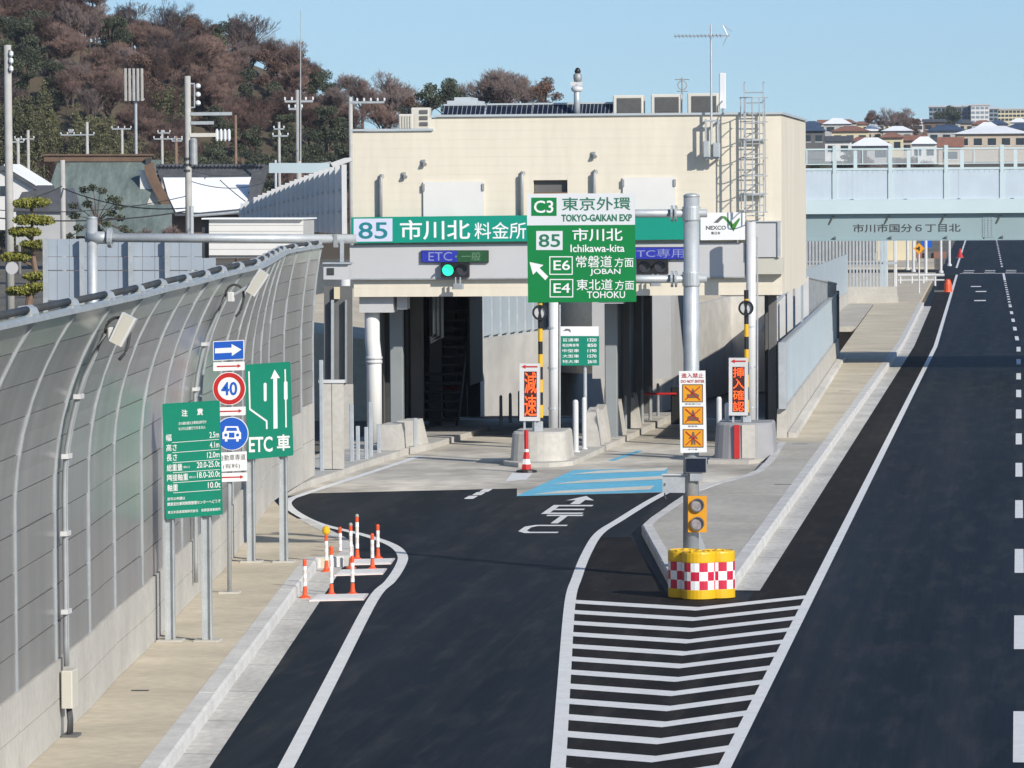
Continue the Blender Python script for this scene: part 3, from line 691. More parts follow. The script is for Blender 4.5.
t = T('air_conditioner', 'cream outdoor unit with two cabinets on the lower roof step', 'air conditioner', at(413,131,YB+3))
a, b = at(398.5,130,YB+3), at(413,114,YB+3); P('casing', MB().cbox(a.x,b.x,YB+3,YB+3.5,a.z,b.z,.02), M['acbody'], t)
for k in range(5): P('slat', MB().box(a.x+.03+k*.075,a.x+.06+k*.075,YB+2.97,YB+2.999,a.z+.05,b.z-.05), M['creamd'], t)
a, b = at(411,130,YB+3.6), at(429,107.5,YB+3.6); P('casing', MB().cbox(a.x,b.x,YB+3.6,YB+4.2,a.z,b.z,.02), M['acbody'], t)
for k in range(3): P('slat', MB().box(a.x+.25,b.x-.04,YB+3.57,YB+3.599,a.z+.12+k*.17,a.z+.22+k*.17), M['dgrey'], t)
P('frame', MB().box(a.x-.3,b.x+.4,YB+2.8,YB+2.86,a.z-.05,a.z+.0).box(b.x+.3,b.x+.36,YB+2.8,YB+2.86,a.z,a.z+.25), M['galv_d'], t)
sol = T('solar_panels', 'row of dark tilted solar panels along the roof edge', 'solar panels', at(528,117,YB+.5))
edges = [442,484.5,531.5,577,613]
for i in range(4):
    a, b = at(edges[i]+.7,117.3-i*.5,YB+.5), at(edges[i+1]-.7,105.5-i*.6,YB+1.0)
    bx_ = at(edges[i+1]-.7,117,YB+.5).x
    pn = P('solar_panel', MB().hexa([(a.x,YB+.5,a.z),(bx_,YB+.5,a.z),(bx_,YB+.56,a.z-.03),(a.x,YB+.56,a.z-.03),(a.x,YB+1,b.z),(bx_,YB+1,b.z),(bx_,YB+1.05,b.z-.03),(a.x,YB+1.05,b.z-.03)]), M['solar'], sol)
    P('frame', MB().box(a.x-.03,bx_+.03,YB+.98,YB+1.06,b.z+.002,b.z+.05), M['coping'], pn)
    n_ = 9
    gb = MB()
    for k in range(n_+1):
        x = a.x+(bx_-a.x)*k/n_; gb.hexa([(x-.008,YB+.49,a.z),(x+.008,YB+.49,a.z),(x+.008,YB+.5,a.z),(x-.008,YB+.5,a.z),(x-.008,YB+.985,b.z),(x+.008,YB+.985,b.z),(x+.008,YB+.999,b.z),(x-.008,YB+.999,b.z)])
    P('cell_grid', gb, M['galv_d'], pn)
t = T('roof_hatch', 'flat grey roof box behind the solar panels', 'roof hatch', at(462,112,YB+8))
a, b = at(451,113,YB+8), at(474,104,YB+8)
P('box', MB().box(a.x,b.x,YB+8,YB+10,a.z,b.z), M['mgrey'], t); P('lid', MB().box(a.x-.1,b.x+.1,YB+7.9,YB+10.1,b.z+.002,b.z+.1).box(a.x+.1,b.x-.1,YB+8,YB+10,b.z+.102,b.z+.2), M['coping'], t)
# camera mast
a = at(577,116,YB+.45)
t = T('camera_mast', 'short grey mast with a dome camera on the roof edge', 'camera mast', a)
P('pole', MB().cyl(a,at(577,84,YB+.45),.09,n=12), M['galv'], t, True)
q = at(577,92,YB+.45); P('collar', MB().lathe(tuple(q), [(.1,0),(.16,.05),(.16,.12),(.1,.16)], 14), M['whitesteel'], t, True)
q = at(577,84,YB+.45); P('bracket', MB().box(q.x-.17,q.x+.15,q.y-.08,q.y+.08,q.z-.05,q.z+.06), M['whitesteel'], t)
P('camera_head', MB().lathe((q.x+.02,q.y,q.z+.06), [(.1,0),(.12,.1),(.12,.2),(.06,.24)], 14), M['galv_d'], t, True)
P('camera_lens', MB().lathe((q.x+.02,q.y,q.z+.30), [(.07,0),(.09,.04),(.06,.12),(.02,.15)], 12), M['black'], t, True)
# aerial mast on the facade
x = X_(712.5); zt_ = Z_(25,px=712)
t = T('antenna_mast', 'tall thin aerial mast bracketed to the facade, with a long yagi aerial', 'antenna', (x,YB-.3,Z_(165,px=712)))
P('mast', MB().cyl((x,YB-.3,Z_(160,px=712)),(x,YB-.3,zt_),.035,.025,n=8), M['galv'], t)
for dz in (121,158): P('bracket', MB().box(x-.18,x+.22,YB-.34,YB-.26,Z_(dz,px=712)-.03,Z_(dz,px=712)+.03).box(x-.18,x-.14,YB-.3,YB-.001,Z_(dz,px=712)-.03,Z_(dz,px=712)+.03).box(x+.18,x+.22,YB-.3,YB-.001,Z_(dz,px=712)-.03,Z_(dz,px=712)+.03), M['galv'], t)
P('bracket', MB().box(x-.18,x-.13,YB-.36,YB-.3,Z_(160,px=712),Z_(119,px=712)).box(x+.17,x+.22,YB-.36,YB-.3,Z_(160,px=712),Z_(119,px=712)), M['galv'], t)
P('equipment_box', MB().cbox(x-.22,x-.06,YB-.5,YB-.36,Z_(157,px=712),Z_(141,px=712),.02).cbox(x+.04,x+.24,YB-.5,YB-.36,Z_(157,px=712),Z_(143,px=712),.02), M['galv'], t)
zy = Z_(36,px=712)
P('boom', MB().cyl((X_(676),YB-.3,zy),(X_(731),YB-.3,zy),.018,n=6), M['galv'], t)
for i in range(13):
    xx = X_(677)+i*(X_(722)-X_(677))/12; P('element', MB().cyl((xx,YB-.55,zy+.04),(xx,YB-.05,zy-.04),.01,n=5), M['galv'], t)
P('reflector', MB().cyl((X_(729),YB-.3,zy),(X_(724),YB-.3,zy+.3),.014,n=5).cyl((X_(729),YB-.3,zy),(X_(724),YB-.3,zy-.28),.014,n=5).cyl((X_(733),YB-.3,zy+.12),(X_(724),YB-.3,zy+.3),.014,n=5), M['galv'], t)
x = X_(678); t = T('small_antenna', 'small ring aerial behind the roof units', 'antenna', (x,YB+2,Z_(96,px=678)))
P('mast', MB().cyl((x,YB+2,Z_(100,px=678)),(x,YB+2,Z_(76,px=678)),.02,n=6), M['galv_d'], t)
P('crossbar', MB().cyl((x-.2,YB+2,Z_(78,px=678)),(x+.2,YB+2,Z_(78,px=678)),.014,n=5).cyl((x-.15,YB+2,Z_(90,px=678)),(x+.15,YB+2,Z_(90,px=678)),.012,n=5).disc((x,Z_(84,px=678)),.14,YB+2,YB+2.03,14,.11), M['galv_d'], t)
x = X_(721); t = T('grid_antenna', 'slim pale panel aerial standing right of the mast', 'antenna', (x,YB+1,Z_(112,px=721)))
P('panel', MB().cbox(x-.09,x+.09,YB+1,YB+1.06,Z_(108,px=721),Z_(72,px=721),.02), M['signwhite'], t); P('mast', MB().cyl((x,YB+1.05,Z_(116,px=721)),(x,YB+1.05,Z_(74,px=721)),.03,n=6), M['galv_d'], t)

# ---- strip sign, LED panels, signals, operator's sign
YS = YB-.32
t = T('strip_sign', 'long teal toll gate name sign across the building front, with 85 box', 'sign', (X_(520),YS,Z_(243)))
def board(mb_pts, Y, d, m, parent, name='board'): return P(name, MB().ppoly(mb_pts, Y, d), m, parent)
board([(351,217.3),(700,213.3),(700,239.3),(351,243.3)], YS, .12, M['b_green'], t)
board([(353.6,218.8),(392.4,218.4),(392.4,241.3),(353.6,241.8)], YS-.008, .006, M['lilac'], t, 'number_box')
P('lettering', MB().text('85',358.5,222,387.5,239,YS-.012,.012), M['letterteal'], t)
P('lettering', MB().text('市川北',400,219.6,470,240,YS-.006,.014).text('料金所',474.5,222,526,239.2,YS-.006,.006), M['letter'], t)
t = T('operator_sign', 'white company sign with black and green swoosh beside the ladder', 'sign', (X_(722),YS,Z_(240,px=722)))
board([(700.5,212.8),(745,212.2),(745,239.8),(700.5,240.2)], YS, .1, M['letter'], t)
P('lettering', MB().text('NEXCO',706,225.6,726,229.8,YS-.006,.03).text('東日本',711,231.5,720.5,234.6,YS-.006,.02), M['dgrey'], t)
P('black_mark', MB().ppoly([(713.5,222.8),(720.5,216.2),(724,217.2),(718,222.8)], YS-.006, .005), M['dgrey'], t)
P('green_mark', MB().ppoly([(721,215.9),(725.5,216.4),(733,224),(739.5,217.5),(739.8,219.8),(733.5,231.5),(728,222.5)], YS-.007, .005), mat('logo_green', (.05,.22,.03), .5, var=.4, scale=3), t)
def led_strip(px0,py0,px1,py1,parts,label):
    t = T('led_lane_panel', label, 'led panel', (X_((px0+px1)/2),YB-.22,Z_(py1)))
    P('housing', MB().prect(px0-.5,py0-.5,px1+.5,py1+.5,YB-.24,.09), M['black'], t)
    for (a,b,m,txt,ta,tb,lm) in parts:
        P('display', MB().prect(a,py0,b,py1,YB-.248,.007), M[m], t)
        P('lettering', MB().text(txt,ta,py0+1.2,tb,py1-1.2,YB-.252,.0), M[lm], t)
led_strip(422,250.8,488,262,(( 422,457,'ledblue','ETC',428.5,452,'lettergrey'),(457,488,'ledgreen','・一般',455,480.5,'lettergg')),'unlit blue and green lane panel reading ETC and general, above the green signal')
led_strip(628,247.5,686,259,((628,686,'ledblue','ETC専用',630,684,'lettergrey'),),'unlit blue ETC only lane panel above the unlit signal')
def signal(px0,py0,px1,py1,lit,label):
    t = T('lane_signal', label, 'traffic signal', (X_((px0+px1)/2),YB-.3,Z_(py1)), 'lane signals on the toll fascia')
    a, b = at(px0,py1,YB-.36), at(px1,py0,YB-.36)
    P('housing', MB().cbox(a.x,b.x,YB-.36,YB-.15,a.z,b.z,.02), M['black'], t)
    r = (b.z-a.z)*.40; cz = (a.z+b.z)/2
    for k,cx in enumerate((a.x+(b.x-a.x)*.25, a.x+(b.x-a.x)*.75)):
        P('lens', MB().disc((cx,cz),r,YB-.372,YB-.361,20), M['go'] if (lit and k == 0) else M['lensoff'], t)
        hd_ = MB()
        for i in range(12):
            t0, t1 = math.pi*i/12, math.pi*(i+1)/12; R2 = r+.012
            hd_.add([(cx+R2*math.cos(t0),YB-.372,cz+R2*math.sin(t0)),(cx+R2*math.cos(t1),YB-.372,cz+R2*math.sin(t1)),(cx+R2*math.cos(t1),YB-.5,cz+R2*math.sin(t1)*.92),(cx+R2*math.cos(t0),YB-.5,cz+R2*math.sin(t0)*.92)], [(0,1,2,3)])
        P('visor', hd_, M['black'], t)
    q = at((px0+px1)/2+3,py1+7,YB-.4)
    P('sensor', MB().cbox(q.x-.15,q.x+.15,YB-.5,YB-.3,q.z-.14,q.z+.02,.03), M['galv_d'], t)
    for k in (-.08,.05): P('sensor_bracket', MB().box(q.x+k,q.x+k+.03,YB-.42,YB-.36,q.z+.02,a.z), M['galv'], t)
signal(441,262.8,469,277.2,True,'two lens lane signal with its left lens lit green')
signal(637,259.5,668,274,False,'two lens lane signal with both lenses dark, beside the guide sign')

# ---- gantry arm and legs
t = T('gantry_left', 'grey steel pole behind the barrier with a long horizontal arm', 'gantry', at(92,420,YB-3))
yg = YB-3
p0 = at(92,300,yg); p0.z = 0
P('pole', MB().cyl(p0,at(92,219,yg),.15,.15,n=16), M['galv'], t, True)
P('pole_cap', MB().lathe(tuple(at(92,219,yg)), [(.155,0),(.155,.04),(.05,.08)], 14), M['galv'], t, True)
P('arm', MB().cyl(at(85,237.5,yg),at(356,239,yg+1.5),.125,n=14), M['galv'], t, True)
q = at(110,237.8,yg); P('flange', MB().cyl(q-Vector((.05,0,0)),q+Vector((.05,0,0)),.27,n=16), M['galv'], t)
P('arm_stub', MB().cyl(at(88,237.5,yg-.02),at(112,237.8,yg),.17,n=14), M['galv'], t, True)
q2 = at(336,240,yg+1.4); P('arm_bracket', MB().box(q2.x-.05,q2.x+.05,q2.y-.16,q2.y+.16,q2.z-.2,q2.z+.16), M['galv_d'], t)
def wpole(px,ytop,ybot,Y,label,r=.13,name='support_pole'):
    b = at(px,ybot,Y); b.z = .1; t_ = at(px,ytop,Y)
    t = T(name, label, 'pole', b, 'white legs in front of the toll building')
    P('pole', MB().cyl(b,t_,r,n=16), M['whitesteel'], t, True)
    P('base_plate', MB().cbox(b.x-.25,b.x+.25,b.y-.25,b.y+.25,b.z,b.z+.04,.01), M['galv'], t)
    P('conduit', MB().cyl(b+Vector((r+.04,0,.0)),Vector((t_.x+r+.04,t_.y,t_.z-.4)),.025,n=6), M['galv'], t)
    for k in range(3): P('band', MB().lathe((b.x,b.y,b.z+1+k*1.1), [(r+.012,0),(r+.012,.05)], 14), M['galv'], t)
wpole(345.5,278,455,YB-2.2,'white steel leg at the left end of the toll gate')
wpole(553.5,290,452,YB-1.5,'white steel leg on the middle island behind the guide sign')
wpole(751,222,440,YB-1.2,'white steel leg in front of the caged ladder')

# ================================================================ islands, trench walls, railing
def rounded_nose(cx, y0, wdt, ln, h, t, m, name='nose_block'):
    pts = []
    for i in range(13):
        a = math.pi+math.pi*i/12; pts.append((cx+wdt/2*math.cos(a), y0+wdt/2*.7+wdt/2*.7*math.sin(a)))
    pts += [(cx+wdt/2,y0+ln),(cx-wdt/2,y0+ln)]
    n = len(pts); k = .93
    top = [((a-cx)*k+cx, (b-y0-ln/2)*k+y0+ln/2) for a,b in pts]
    k2 = .88; top2 = [((a-cx)*k2+cx, (b-y0-ln/2)*k2+y0+ln/2) for a,b in pts]
    vs = [(a,b,.1) for a,b in pts]+[(a,b,h-.05) for a,b in top]+[(a,b,h) for a,b in top2]
    fs = [tuple(range(2*n,3*n))]+[(L_*n+i,L_*n+(i+1)%n,(L_+1)*n+(i+1)%n,(L_+1)*n+i) for L_ in (0,1) for i in range(n)]
    return P(name, MB().add(vs, fs), m, t)
il, ir = gp(508.5,466), gp(565.5,466)
isl = T('middle_island', 'pale concrete island with rounded nose between the two toll lanes', 'island', ((il.x+ir.x)/2,140,0))
icx = (il.x+ir.x)/2; iw = ir.x-il.x; iy = il.y
def isl_r(y): return ir.x+.18+(y-iy)*.036
def isl_l(y): return il.x-.15+(y-iy)*.02
seg = [iy-.8,iy+3,iy+7,iy+11,iy+15,iy+19,iy+23,iy+26]
for a,b in zip(seg[:-1],seg[1:]):
    st_ = .12+.015*seg.index(a)
    P('island_slab', MB().prism([(isl_l(a)+(.5 if a == seg[0] else 0),a),(isl_r(a)-(.5 if a == seg[0] else 0),a),(isl_r(a+.9),a+.9),(isl_r(b),b-.012),(isl_l(b),b-.012),(isl_l(a+.9),a+.9)], -.02, st_), M['conc'], isl)
rounded_nose(icx, iy, iw, 2.6, .86, isl, M['conc'])
for k,y in enumerate((137.5,139.3,143,147)):
    P('wing_wall', MB().hexa([(isl_r(y)-.5,y,.15),(isl_r(y)-.12,y,.15),(isl_r(y)-.12,y+1.3,.15),(isl_r(y)-.5,y+1.3,.15),(isl_r(y)-.5,y+.1,1.05),(isl_r(y)-.26,y+.1,1.05),(isl_r(y)-.26,y+1.3,1.15),(isl_r(y)-.5,y+1.3,1.15)]), M['conc'], isl)
# right island nose
rl, rr = gp(713,463), gp(771,466)
ri = T('right_island', 'grey concrete island nose beside the wedge sidewalk with a red stripe', 'island', ((rl.x+rr.x)/2,rl.y,0))
rounded_nose((rl.x+rr.x)/2, rl.y, rr.x-rl.x, 2.2, 1.02, ri, M['nosegrey'])
P('island_slab', MB().prism([(rl.x-.1,rl.y-.5),(rr.x-.6,rl.y-.7),(rr.x+.2,rl.y+1.2),(rr.x+.3,rl.y+20),(rl.x+.3,rl.y+20),(rl.x-.1,rl.y+2)], -.02, .105), M['conc'], ri)
q = gp(737,463); P('red_stripe', MB().hexa([(q.x-.07,rl.y-.035,.12),(q.x+.07,rl.y-.035,.12),(q.x+.07,rl.y+.1,.12),(q.x-.07,rl.y+.1,.12),(q.x-.07,rl.y+.02,.98),(q.x+.07,rl.y+.02,.98),(q.x+.07,rl.y+.12,.98),(q.x-.07,rl.y+.12,.98)]), M['red'], ri)
q = gp(747,463); P('white_stripe', MB().hexa([(q.x-.13,rl.y-.02,.12),(q.x+.2,rl.y+.02,.12),(q.x+.2,rl.y+.15,.12),(q.x-.13,rl.y+.15,.12),(q.x-.13,rl.y+.035,.98),(q.x+.2,rl.y+.08,.98),(q.x+.2,rl.y+.2,.98),(q.x-.13,rl.y+.2,.98)]), M['conc'], ri)
# left island: shelf, concrete upstands, posts
lp = [gp(*q) for q in ((283,497),(310,487),(371.5,466),(405,455.3),(428,450.5),(490,431.5))]
li = T('left_island', 'pale concrete shelf with blocks along the left toll lane', 'island', (lp[2].x-.6,lp[2].y,0))
kl = resample([Vector((p.x,p.y,0)) for p in lp], 3.0)
for a,b in zip(kl[:-1],kl[1:]):
    P('island_slab', MB().prism([(a.x,a.y+.012),(b.x,b.y-.012),(max(b.x-1.6,-18.4),b.y-.012),(max(a.x-1.6,-18.4),a.y+.012)], -.02, .16+random.uniform(-.004,.02)), M['conc'], li)
def upstand(px0,px1,pyb,pyt,slope,Y,m=None):
    a, b = at(px0,pyb,Y), at(px1,pyt,Y)
    P('concrete_block', MB().hexa([(a.x,Y,.15),(b.x,Y,.15),(b.x+.1,Y+1.6,.15),(a.x+.1,Y+1.6,.15),(a.x,Y+.1,b.z),(b.x-slope,Y+.1,b.z),(b.x-slope+.1,Y+1.6,b.z),(a.x+.1,Y+1.6,b.z)]), m or M['conc'], li)
upstand(378,398,452,425,.05,135.2); upstand(397,418,450,421,.16,137.4)
a, b = at(321,470,126), at(343,383,126)
for k in range(2):
    x0 = a.x+(b.x-a.x)*k*.52; P('fence_panel', MB().box(x0,x0+(b.x-a.x)*.48,126,126.12,.18,b.z), M['conc'], li)
P('fence_cap', MB().box(a.x-.04,b.x+.04,125.96,126.16,b.z+.002,b.z+.08), M['whitesteel'], li)
for px,yt,yb_,Y in ((322,360,470,125.6),(352,404,463,130),(358,426,465,130.5),(371,402,461,132),(366.5,427,462,131),(379,424,455,134),(415.5,418,449,137)):
    q0, q1 = at(px,yb_,Y), at(px,yt,Y); P('post', MB().cbox(q0.x-.05,q0.x+.05,Y-.05,Y+.05,.15,q1.z,.012), M['galv'], li)
q = at(397.5,453,136.2); P('yellow_reflector', MB().lathe((q.x,136.2,.17), [(.14,0),(.13,.1),(.07,.2),(.02,.22)], 12), M['yellow'], li)
# posts and poles on the islands
def bollard(px,ytop,Y,label,grp='white bollards on the toll islands',r=.07,zb_=.14,m='whitesteel',name='bollard'):
    q = at(px,ytop,Y)
    return O(name, MB().lathe((q.x,Y,zb_), [(r*1.5,0),(r*1.5,.03),(r,.05),(r,q.z-zb_-.05),(r*.7,q.z-zb_),(.01,q.z-zb_+.01)], 12), M[m], label, 'bollard', grp, smooth=False)
bollard(575.5,400,134.5,'shorter white post of the pair right of the middle pole',r=.075)
bollard(584,397.5,136,'taller white post of the pair right of the middle pole',r=.06)
bollard(719,397,134,'white post on the right island left of the LED sign',r=.07)
bollard(727,403,133,'short white post close beside the right LED sign',r=.06)
for i in range(6):
    y = 143+i*2.2; x = isl_r(y)-.3
    O('bollard', MB().lathe((x,y,.2), [(.06,0),(.05,.03),(.045,.95),(.02,1.0)], 10), M['galv_d'], 'thin grey lane post along the middle island under the building', 'bollard', 'grey lane posts on the middle island')
for i in range(4):
    y = 150+i*1.6; x = X_(470)-.2+i*.12
    O('bollard', MB().lathe((x,y,.12), [(.06,0),(.05,.03),(.045,.85),(.02,.9)], 10), M['galv_d'], 'thin grey lane post at the end of the left lane under the building', 'bollard', 'grey lane posts under the toll building')
# barrier gates at the end of both lanes
def gate(px,pyb,Y,ln,label):
    q = at(px,pyb,Y); q.z = .15
    t = T('lane_gate', label, 'barrier gate', q, 'lane barrier gates')
    P('cabinet', MB().cbox(q.x-.17,q.x+.17,Y-.17,Y+.17,.15,1.25,.03), M['black'], t)
    P('arm', MB().cyl((q.x,Y-.2,1.05),(q.x+ln,Y-.2,1.05),.035,n=8), M['red'], t)
gate(677,420,150,-1.0,'black gate cabinet with red arm at the end of the right lane'); gate(462,424,155,-1.5,'gate with red arm at the end of the left lane')
# LED boards on the noses
def led_sign(px0,py0,px1,py1,dx0,dy0,dx1,dy1,word,Y,zst,label):
    c = at((px0+px1)/2,py1,Y); t = T('led_sign', label, 'LED sign', (c.x,Y,zst), 'vertical LED signs on the island noses')
    P('housing', MB().prect(px0,py0,px1,py1,Y,.22), M['whitesteel'], t)
    P('screen', MB().prect(dx0,dy0,dx1,dy1,Y-.004,.003), M['ledoff'], t)
    n = len(word); hh = (dy1-dy0)/n; lt = MB()
    for k,chh in enumerate(word): lt.text(chh, dx0+.4, dy0+hh*k+.7, dx1-.4, dy0+hh*(k+1)-.7, Y-.008, .004)
    P('lettering', lt, M['led'], t)
    cx = (px0+px1)/2; P('red_arrow', MB().ppoly([(px0+2,py0+3.2),(px0+6,py0+1.2),(px0+6,py0+2.5),(px1-2,py0+2.5),(px1-2,py0+3.9),(px0+6,py0+3.9),(px0+6,py0+5.2)], Y-.008, .004), M['red'], t)
    for k in (-.16,.12): P('leg', MB().box(c.x+k,c.x+k+.05,Y+.05,Y+.12,zst,c.z), M['galv'], t)
    P('control_box', MB().cbox(c.x+.05,c.x+.32,Y+.14,Y+.34,zst,c.z-.02,.02), M['galv'], t)
led_sign(519.5,363.5,539.5,421,524.2,371.5,536.8,416.8,'減速',iy+.5,.86,'white framed LED board in red-orange characters on the middle island nose')
led_sign(728.8,358,747.8,415.5,732.4,366.8,744.6,412,'挿入確認',rl.y+.6,1.02,'white framed LED board with four red-orange characters on the right island')
# striped clearance poles with ring mirrors
def striped_pole(px,ytop,ybot,wy,Y,label,zst):
    q0 = at(px,ybot,Y); q1 = at(px,ytop,Y)
    t = T('clearance_pole', label, 'pole', (q0.x,Y,zst), 'striped poles on the islands')
    z = zst; k = 0
    while z < q1.z:
        z1 = min(z+.33,q1.z); P('pole_band', MB().cyl((q0.x,Y,z),(q0.x,Y,z1),.06,n=10), M['yellow'] if k % 2 else M['black'], t); z = z1; k += 1
    c = at(px-1,wy,Y-.1); r = .2
    P('ring', MB().disc((c.x,c.z),r,Y-.16,Y-.08,24,r*.74), M['black'], t)
    P('disc', MB().disc((c.x,c.z),r*.735,Y-.11,Y-.09,24), M['greyp'], t)
    P('mark', MB().vprism([(c.x-.05,c.z+r*.72),(c.x+.05,c.z+r*.72),(c.x+.02,c.z),(c.x+.05,c.z-r*.72),(c.x-.05,c.z-r*.72),(c.x-.02,c.z)], Y-.125, Y-.112), M['black'], t)
    P('clip', MB().box(q0.x-.05,q0.x+.05,Y-.08,Y-.02,c.z-.03,c.z+.03), M['galv_d'], t)
striped_pole(541,302,440,312.5,iy+1.6,'black and yellow pole with ring disc on the middle island',.84)
striped_pole(747,290,440,308,rl.y+1.7,'black and yellow pole with ring disc on the right island',.9)
# chevron post at the island nose
q = gp(526.5,472.5)
t = T('chevron_post', 'red and white tapered marker post at the middle island nose', 'marker post', q)
P('base', MB().lathe((q.x,q.y,.01), [(.27,0),(.25,.05),(.14,.07)], 14), M['black'], t)
zb0 = .07; hh = 1.0
for k,(a_,b_,mm) in enumerate(((0,.14,'red'),(.14,.27,'letter'),(.27,.45,'red'),(.45,.52,'letter'),(.52,1,'red'))):
    w0, w1 = .24-.16*min(1,a_*1.7), .24-.16*min(1,b_*1.7)
    w0, w1 = max(w0,.1), max(w1,.1); c_ = .07 if k in (1,2,3) else 0
    z0, z1 = zb0+a_*hh, zb0+b_*hh
    P('band', MB().add([(q.x-w0/2,q.y-.05,z0),(q.x,q.y-.09,z0),(q.x+w0/2,q.y-.05,z0),(q.x+w0/2,q.y+.05,z0),(q.x-w0/2,q.y+.05,z0),(q.x-w1/2,q.y-.05,z1),(q.x,q.y-.09,z1),(q.x+w1/2,q.y-.05,z1),(q.x+w1/2,q.y+.05,z1),(q.x-w1/2,q.y+.05,z1)],[(0,1,6,5),(1,2,7,6),(2,3,8,7),(3,4,9,8),(4,0,5,9),(5,6,7,8,9),(4,3,2,1,0)]), M[mm], t)
# toll price board
Y = YB-1.0; q = at(585,420,Y)
t = T('toll_board', 'small teal toll price board with white header behind the guide sign', 'sign', (q.x,Y,.15))
P('header', MB().prect(560.5,326.5,598.5,336,Y,.08), M['letter'], t)
P('board', MB().prect(560.5,336.2,599,365.5,Y,.08), M['t_green'], t)
P('post', MB().cyl((q.x,Y+.12,.15),(q.x,Y+.12,at(585,330,Y).z),.05,n=10), M['galv'], t)
lt = MB()
for k,(nm,pr) in enumerate((('普通車','1320'),('軽自動車等','850'),('中型車','1190'),('大型車','1570'),('特大車','2610'))):
    y0 = 338.2+k*5.4; lt.text(nm,562.5,y0,579,y0+3.4,Y-.006,.01); lt.text(pr,587.5,y0,596.5,y0+3.4,Y-.006,.02)
P('lettering', lt, M['letter'], t)
P('logo_mark', MB().ppoly([(563,331),(566,328.6),(570,329.2),(571,332.5),(568,330.6)], Y-.006, .005), M['dgrey'], t)

# trench walls of the descending ramp
def wall_seg(name, pts, th, m, label, cat='wall'):
    # pts: (x, y, zbottom, ztop)
    t = T(name, label, cat, (pts[0][0],pts[0][1],pts[0][2]))
    for (x0,y0,a0,b0),(x1,y1,a1,b1) in zip(pts[:-1],pts[1:]):
        n = max(1,int((y1-y0)/6+.5))
        for k in range(n):
            f0, f1 = k/n, (k+1)/n
            L_ = lambda u_,v_,f: u_+(v_-u_)*f
            xa,ya,za,zb_ = L_(x0,x1,f0),L_(y0,y1,f0)+.015,L_(a0,a1,f0),L_(b0,b1,f0)
            xb,yb_,zc_,zd_ = L_(x0,x1,f1),L_(y0,y1,f1)-.015,L_(a0,a1,f1),L_(b0,b1,f1)
            P('wall_panel', MB().hexa([(xa-th,ya,za),(xa,ya,za),(xb,yb_,zc_),(xb-th,yb_,zc_),(xa-th,ya,zb_),(xa,ya,zb_),(xb,yb_,zd_),(xb-th,yb_,zd_)]), m, t)
    return t
wall_seg('retaining_wall', [(-17.6,157.2,-.5,2.3),(-17.6,200,-2.8,1.6),(-17.2,240,-4,1.0),(-16.8,300,-5,.6)], .3, M['conc_stain'], 'stained concrete retaining wall beyond the toll lanes')
wall_seg('retaining_wall', [(-6.95,157.2,-.5,.15),(-6.95,200,-2.8,.15),(-7.3,240,-4,.15),(-8.0,300,-5,.15)], .3, M['conc_stain'], 'trench side wall under the ribbed railing')
O('trench_end_wall', MB().box(-18,-7,300,300.4,-6,.6), M['conc_stain'], 'concrete end wall far down the trench', 'wall')
bk = MB().add([(-17.9,157,2.2),(-17.9,200,1.5),(-17.5,240,.95),(-17.1,300,.55),(-26,157,3.2),(-26,200,3.2),(-26,240,3.4),(-26,300,3.4),(-40,157,-.1),(-40,300,-.1),(-17.9,157,-.1),(-26,157,-.1)], [(0,1,5,4),(1,2,6,5),(2,3,7,6),(4,5,6,7,9,8),(0,4,11,10),(4,8,11)])
O('embankment', bk, M['walk'], kind='structure')
fn = T('trench_fence', 'pale panel fence on top of the stained retaining wall', 'fence', (-18.1,160,2.2))
for i in range(14):
    y = 157.5+i*3; zt0 = 2.32-(y-157.5)*.0165
    P('panel', MB().box(-18.15,-18.11,y+.06,y+2.94,zt0,zt0+1.9), M['railpanel'], fn)
    P('post', MB().box(-18.2,-18.06,y-.05,y+.05,zt0-.1,zt0+2.0), M['galv'], fn)
# ribbed railing on parapet right of the building
pr = T('parapet_railing', 'long pale blue ribbed railing on a concrete parapet by the sidewalk', 'railing', (-6.5,141,.2))
def prx(y): return -6.38-(y-141)*.0122
y = 140.8
while y < 204:
    y1 = min(y+4,204.8)
    P('parapet', MB().hexa([(prx(y)-.28,y+.01,.0),(prx(y)+.04,y+.01,.0),(prx(y1)+.04,y1-.01,.0),(prx(y1)-.28,y1-.01,.0),(prx(y)-.25,y+.01,1.0),(prx(y),y+.01,1.0),(prx(y1),y1-.01,1.0),(prx(y1)-.25,y1-.01,1.0)]), M['conc'], pr)
    P('shelf', MB().hexa([(prx(y)+.05,y+.01,.15),(prx(y)+.3,y+.01,.15),(prx(y1)+.3,y1-.01,.15),(prx(y1)+.05,y1-.01,.15),(prx(y)+.05,y+.01,.36),(prx(y)+.26,y+.01,.32),(prx(y1)+.26,y1-.01,.32),(prx(y1)+.05,y1-.01,.36)]), M['conc_stain'] if y > 145 else M['conc'], pr)
    n = 8
    for k in range(n):
        a, b = y+(y1-y)*k/n, y+(y1-y)*(k+1)/n
        xo = .0 if k % 2 else .03
        P('rib_panel', MB().hexa([(prx(a)-.14+xo,a,1.02),(prx(a)-.10+xo,a,1.02),(prx(b)-.10+xo,b,1.02),(prx(b)-.14+xo,b,1.02),(prx(a)-.14+xo,a,2.78),(prx(a)-.10+xo,a,2.78),(prx(b)-.10+xo,b,2.78),(prx(b)-.14+xo,b,2.78)]), M['railpanel'], pr)
    P('top_rail', MB().hexa([(prx(y)-.17,y,2.785),(prx(y)-.04,y,2.785),(prx(y1)-.04,y1,2.785),(prx(y1)-.17,y1,2.785),(prx(y)-.17,y,2.84),(prx(y)-.04,y,2.84),(prx(y1)-.04,y1,2.84),(prx(y1)-.17,y1,2.84)]), M['galv'], pr)
    y = y1
